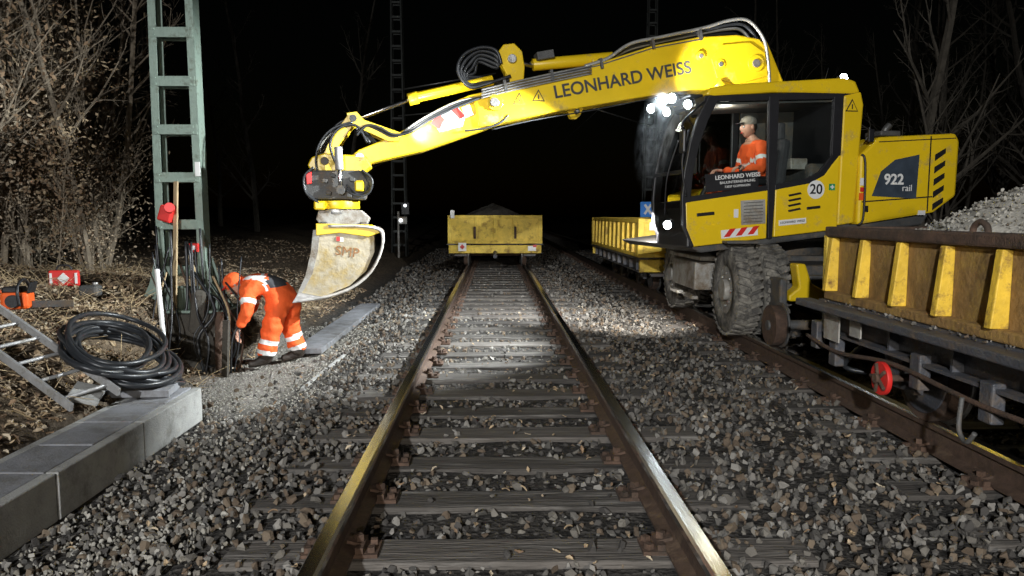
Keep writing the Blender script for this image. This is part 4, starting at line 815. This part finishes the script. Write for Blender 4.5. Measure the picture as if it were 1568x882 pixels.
tube('held_cable',[(-2.93,8.1,.14),(-2.93,8.12,.02),(-3.05,8.2,-.15),(-3.3,8.2,-.2)],.014,M['hose'],wk); tube('held_cable_b',[(-3.0,8.32,.14),(-3.05,8.3,.3),(-3.15,8.25,.55),(-3.3,8.25,.62)],.012,M['hose'],wk)
# ------------------------------------------------------------ background things
def lattice(name,x,y,H,w=.45):
    z0=float(gh(x,y)); e=empty(name,(x,y,z0)); l=[]
    for sx in(-1,1):
        for sy in(-1,1): cyl('leg',(x+sx*w/2,y+sy*w/2,z0),(x+sx*w*.3,y+sy*w*.3,z0+H),.035,M['mast_dim'],e,seg=6,bev=0)
    k_=z0+.4
    while k_<z0+H: 
        ww=w*(1-.4*(k_-z0)/H)
        for sy in(-1,1): l.append(((x,y+sy*ww/2,k_),(ww,.02,.07)))
        for sx in(-1,1): l.append(((x+sx*ww/2,y,k_),(.02,ww,.07)))
        k_+=.5
    boxes('battens',l,M['mast_dim'],e); return e
lattice('lattice_mast',-3.5,27,11,.5); lattice('lattice_mast',6.2,30,11,.5)
e=empty('signal_post',(-3.3,25.5,0)); cyl('post',(-3.35,25.5,-.1),(-3.35,25.5,1.6),.04,M['lgrey'],e); box('signal_head',(-3.1,25.45,1.7),(.28,.12,.42),Bk,e,bev=.02); cyl('signal_lens',(-3.1,25.38,1.8),(-3.1,25.36,1.8),.05,M['lampdim'],e); cyl('signal_lens_b',(-3.25,25.36,1.3),(-3.25,25.34,1.3),.06,M['lampdim'],e); box('signal_foot',(-3.2,25.5,1.3),(.3,.2,.25),M['lgrey'],e)
e=empty('track_sign',(3.75,18.5,0)); cyl('sign_post',(3.75,18.5,-.1),(3.75,18.5,1.7),.03,M['lgrey'],e); box('sign_plate',(3.75,18.45,1.62),(.36,.02,.38),M['blue'],e); prism('sign_mark',[(3.65,1.52),(3.70,1.49),(3.86,1.73),(3.81,1.76)],18.43,18.437,M['white'],e,bev=0); prism('sign_mark_b',[(3.81,1.49),(3.86,1.52),(3.70,1.76),(3.65,1.73)],18.422,18.429,M['white'],e,bev=0)
e=empty('overhead_wires',(0,30,5.5))
for (x,z_) in((0,5.3),(0,6.6),(RT,5.3),(RT,6.6)): tube('wire',[(x+.3,27,z_),(x,50,z_-.1*(z_>6)),(x,90,z_)],.01,M['steel'],e,k=4,seg=5)
for x0_,x1_ in((-3.5,0),(6.2,RT)): 
    tube('cantilever',[(x0_,27+2.9*(x0_>0),5.9),(x1_,27.5,6.6)],.03,M['steel'],e); tube('cantilever_b',[(x0_,27+2.9*(x0_>0),5.0),(x1_,27.5,5.4)],.025,M['steel'],e)
# ------------------------------------------------------------ steam
def ellip(name,loc,s,m,rot=(0,0,0)):
    b=bmesh.new(); bmesh.ops.create_icosphere(b,subdivisions=3,radius=1); me=bpy.data.meshes.new(name); b.to_mesh(me); b.free(); me.materials.append(m)
    o=bpy.data.objects.new(name,me); o.location=loc; o.scale=s; o.rotation_euler=rot; sc.collection.objects.link(o)
ellip('steam_plume',(1.72,8.25,2.30),(.24,.28,.62),steam('steam_volume',4.5,.47,2.6),(0,.12,0))
ellip('lamp_glare_volume',(1.86,8.0,2.72),(.30,.5,.28),steam('glare_volume',.8,.1))  # scattering volume added around the lamps to make their glare
# ------------------------------------------------------------ lights
w=bpy.data.worlds.new("World"); sc.world=w; w.use_nodes=True; nt=w.node_tree
sk=nt.nodes.new('ShaderNodeTexSky'); sk.sky_type='NISHITA'; sk.sun_disc=False; sk.sun_elevation=rad(2); sk.sun_rotation=rad(200)
nt.links.new(sk.outputs[0],nt.nodes['Background'].inputs[0]); nt.nodes['Background'].inputs[1].default_value=.0004
def spot(name,loc,tgt,P,ang=80,blend=.5,col=(1,1,1),size=.08):
    l=bpy.data.lights.new(name,'SPOT'); l.energy=P; l.spot_size=rad(ang); l.spot_blend=blend; l.color=col; l.shadow_soft_size=size
    o=bpy.data.objects.new(name,l); o.location=loc; o.rotation_euler=(Vector(tgt)-Vector(loc)).to_track_quat('-Z','Y').to_euler(); sc.collection.objects.link(o)
spot('floodlight',(-2.4,-7,4.4),(-1.0,9,1.8),5600,74,.8,(.96,.98,1.),.1)
spot('floodlight',(.2,-3.6,1.95),(2.2,6,.2),800,84,.8,(1,.91,.79),.08)  # added low warm fill for the right ballast and rail under the wagon
spot('reflector_fill',(1.72,7.72,2.7),(-2.7,8.6,.35),2500,84,.5,(.92,.98,1),.05)
spot('reflector_fill',(1.70,8.4,2.72),(-.4,13.0,0),3000,64,.7,(.9,.96,1),.05)
spot('reflector_fill',(1.72,8.6,1.45),(2.0,11.5,0),700,100,.7,(1,.96,.9),.05)
spot('reflector_fill',(1.95,8.3,2.8),(2.8,9.2,3.35),260,62,.9,(1,1,1),.05)
spot('reflector_fill',(-.9,8.1,2.40),(-.72,8.6,2.58),110,80,.9,(1,1,.95),.04)  # added spot in front of the stick to brighten its reflector plate
l=bpy.data.lights.new('cab_light','POINT'); l.energy=9; l.color=(1,.95,.85); l.shadow_soft_size=.06; o=bpy.data.objects.new('cab_light',l); o.location=(-1.15,-1.0,2.6); sc.collection.objects.link(o); o.parent=ex
# ------------------------------------------------------------ camera
cam=bpy.data.cameras.new('camera'); cam.lens=26; cam.sensor_width=36; cam.clip_end=600; co=bpy.data.objects.new('camera',cam); co.location=(-.07,0,1.49); co.rotation_euler=(rad(90-5.66),0,rad(-1.37)); sc.collection.objects.link(co); sc.camera=co
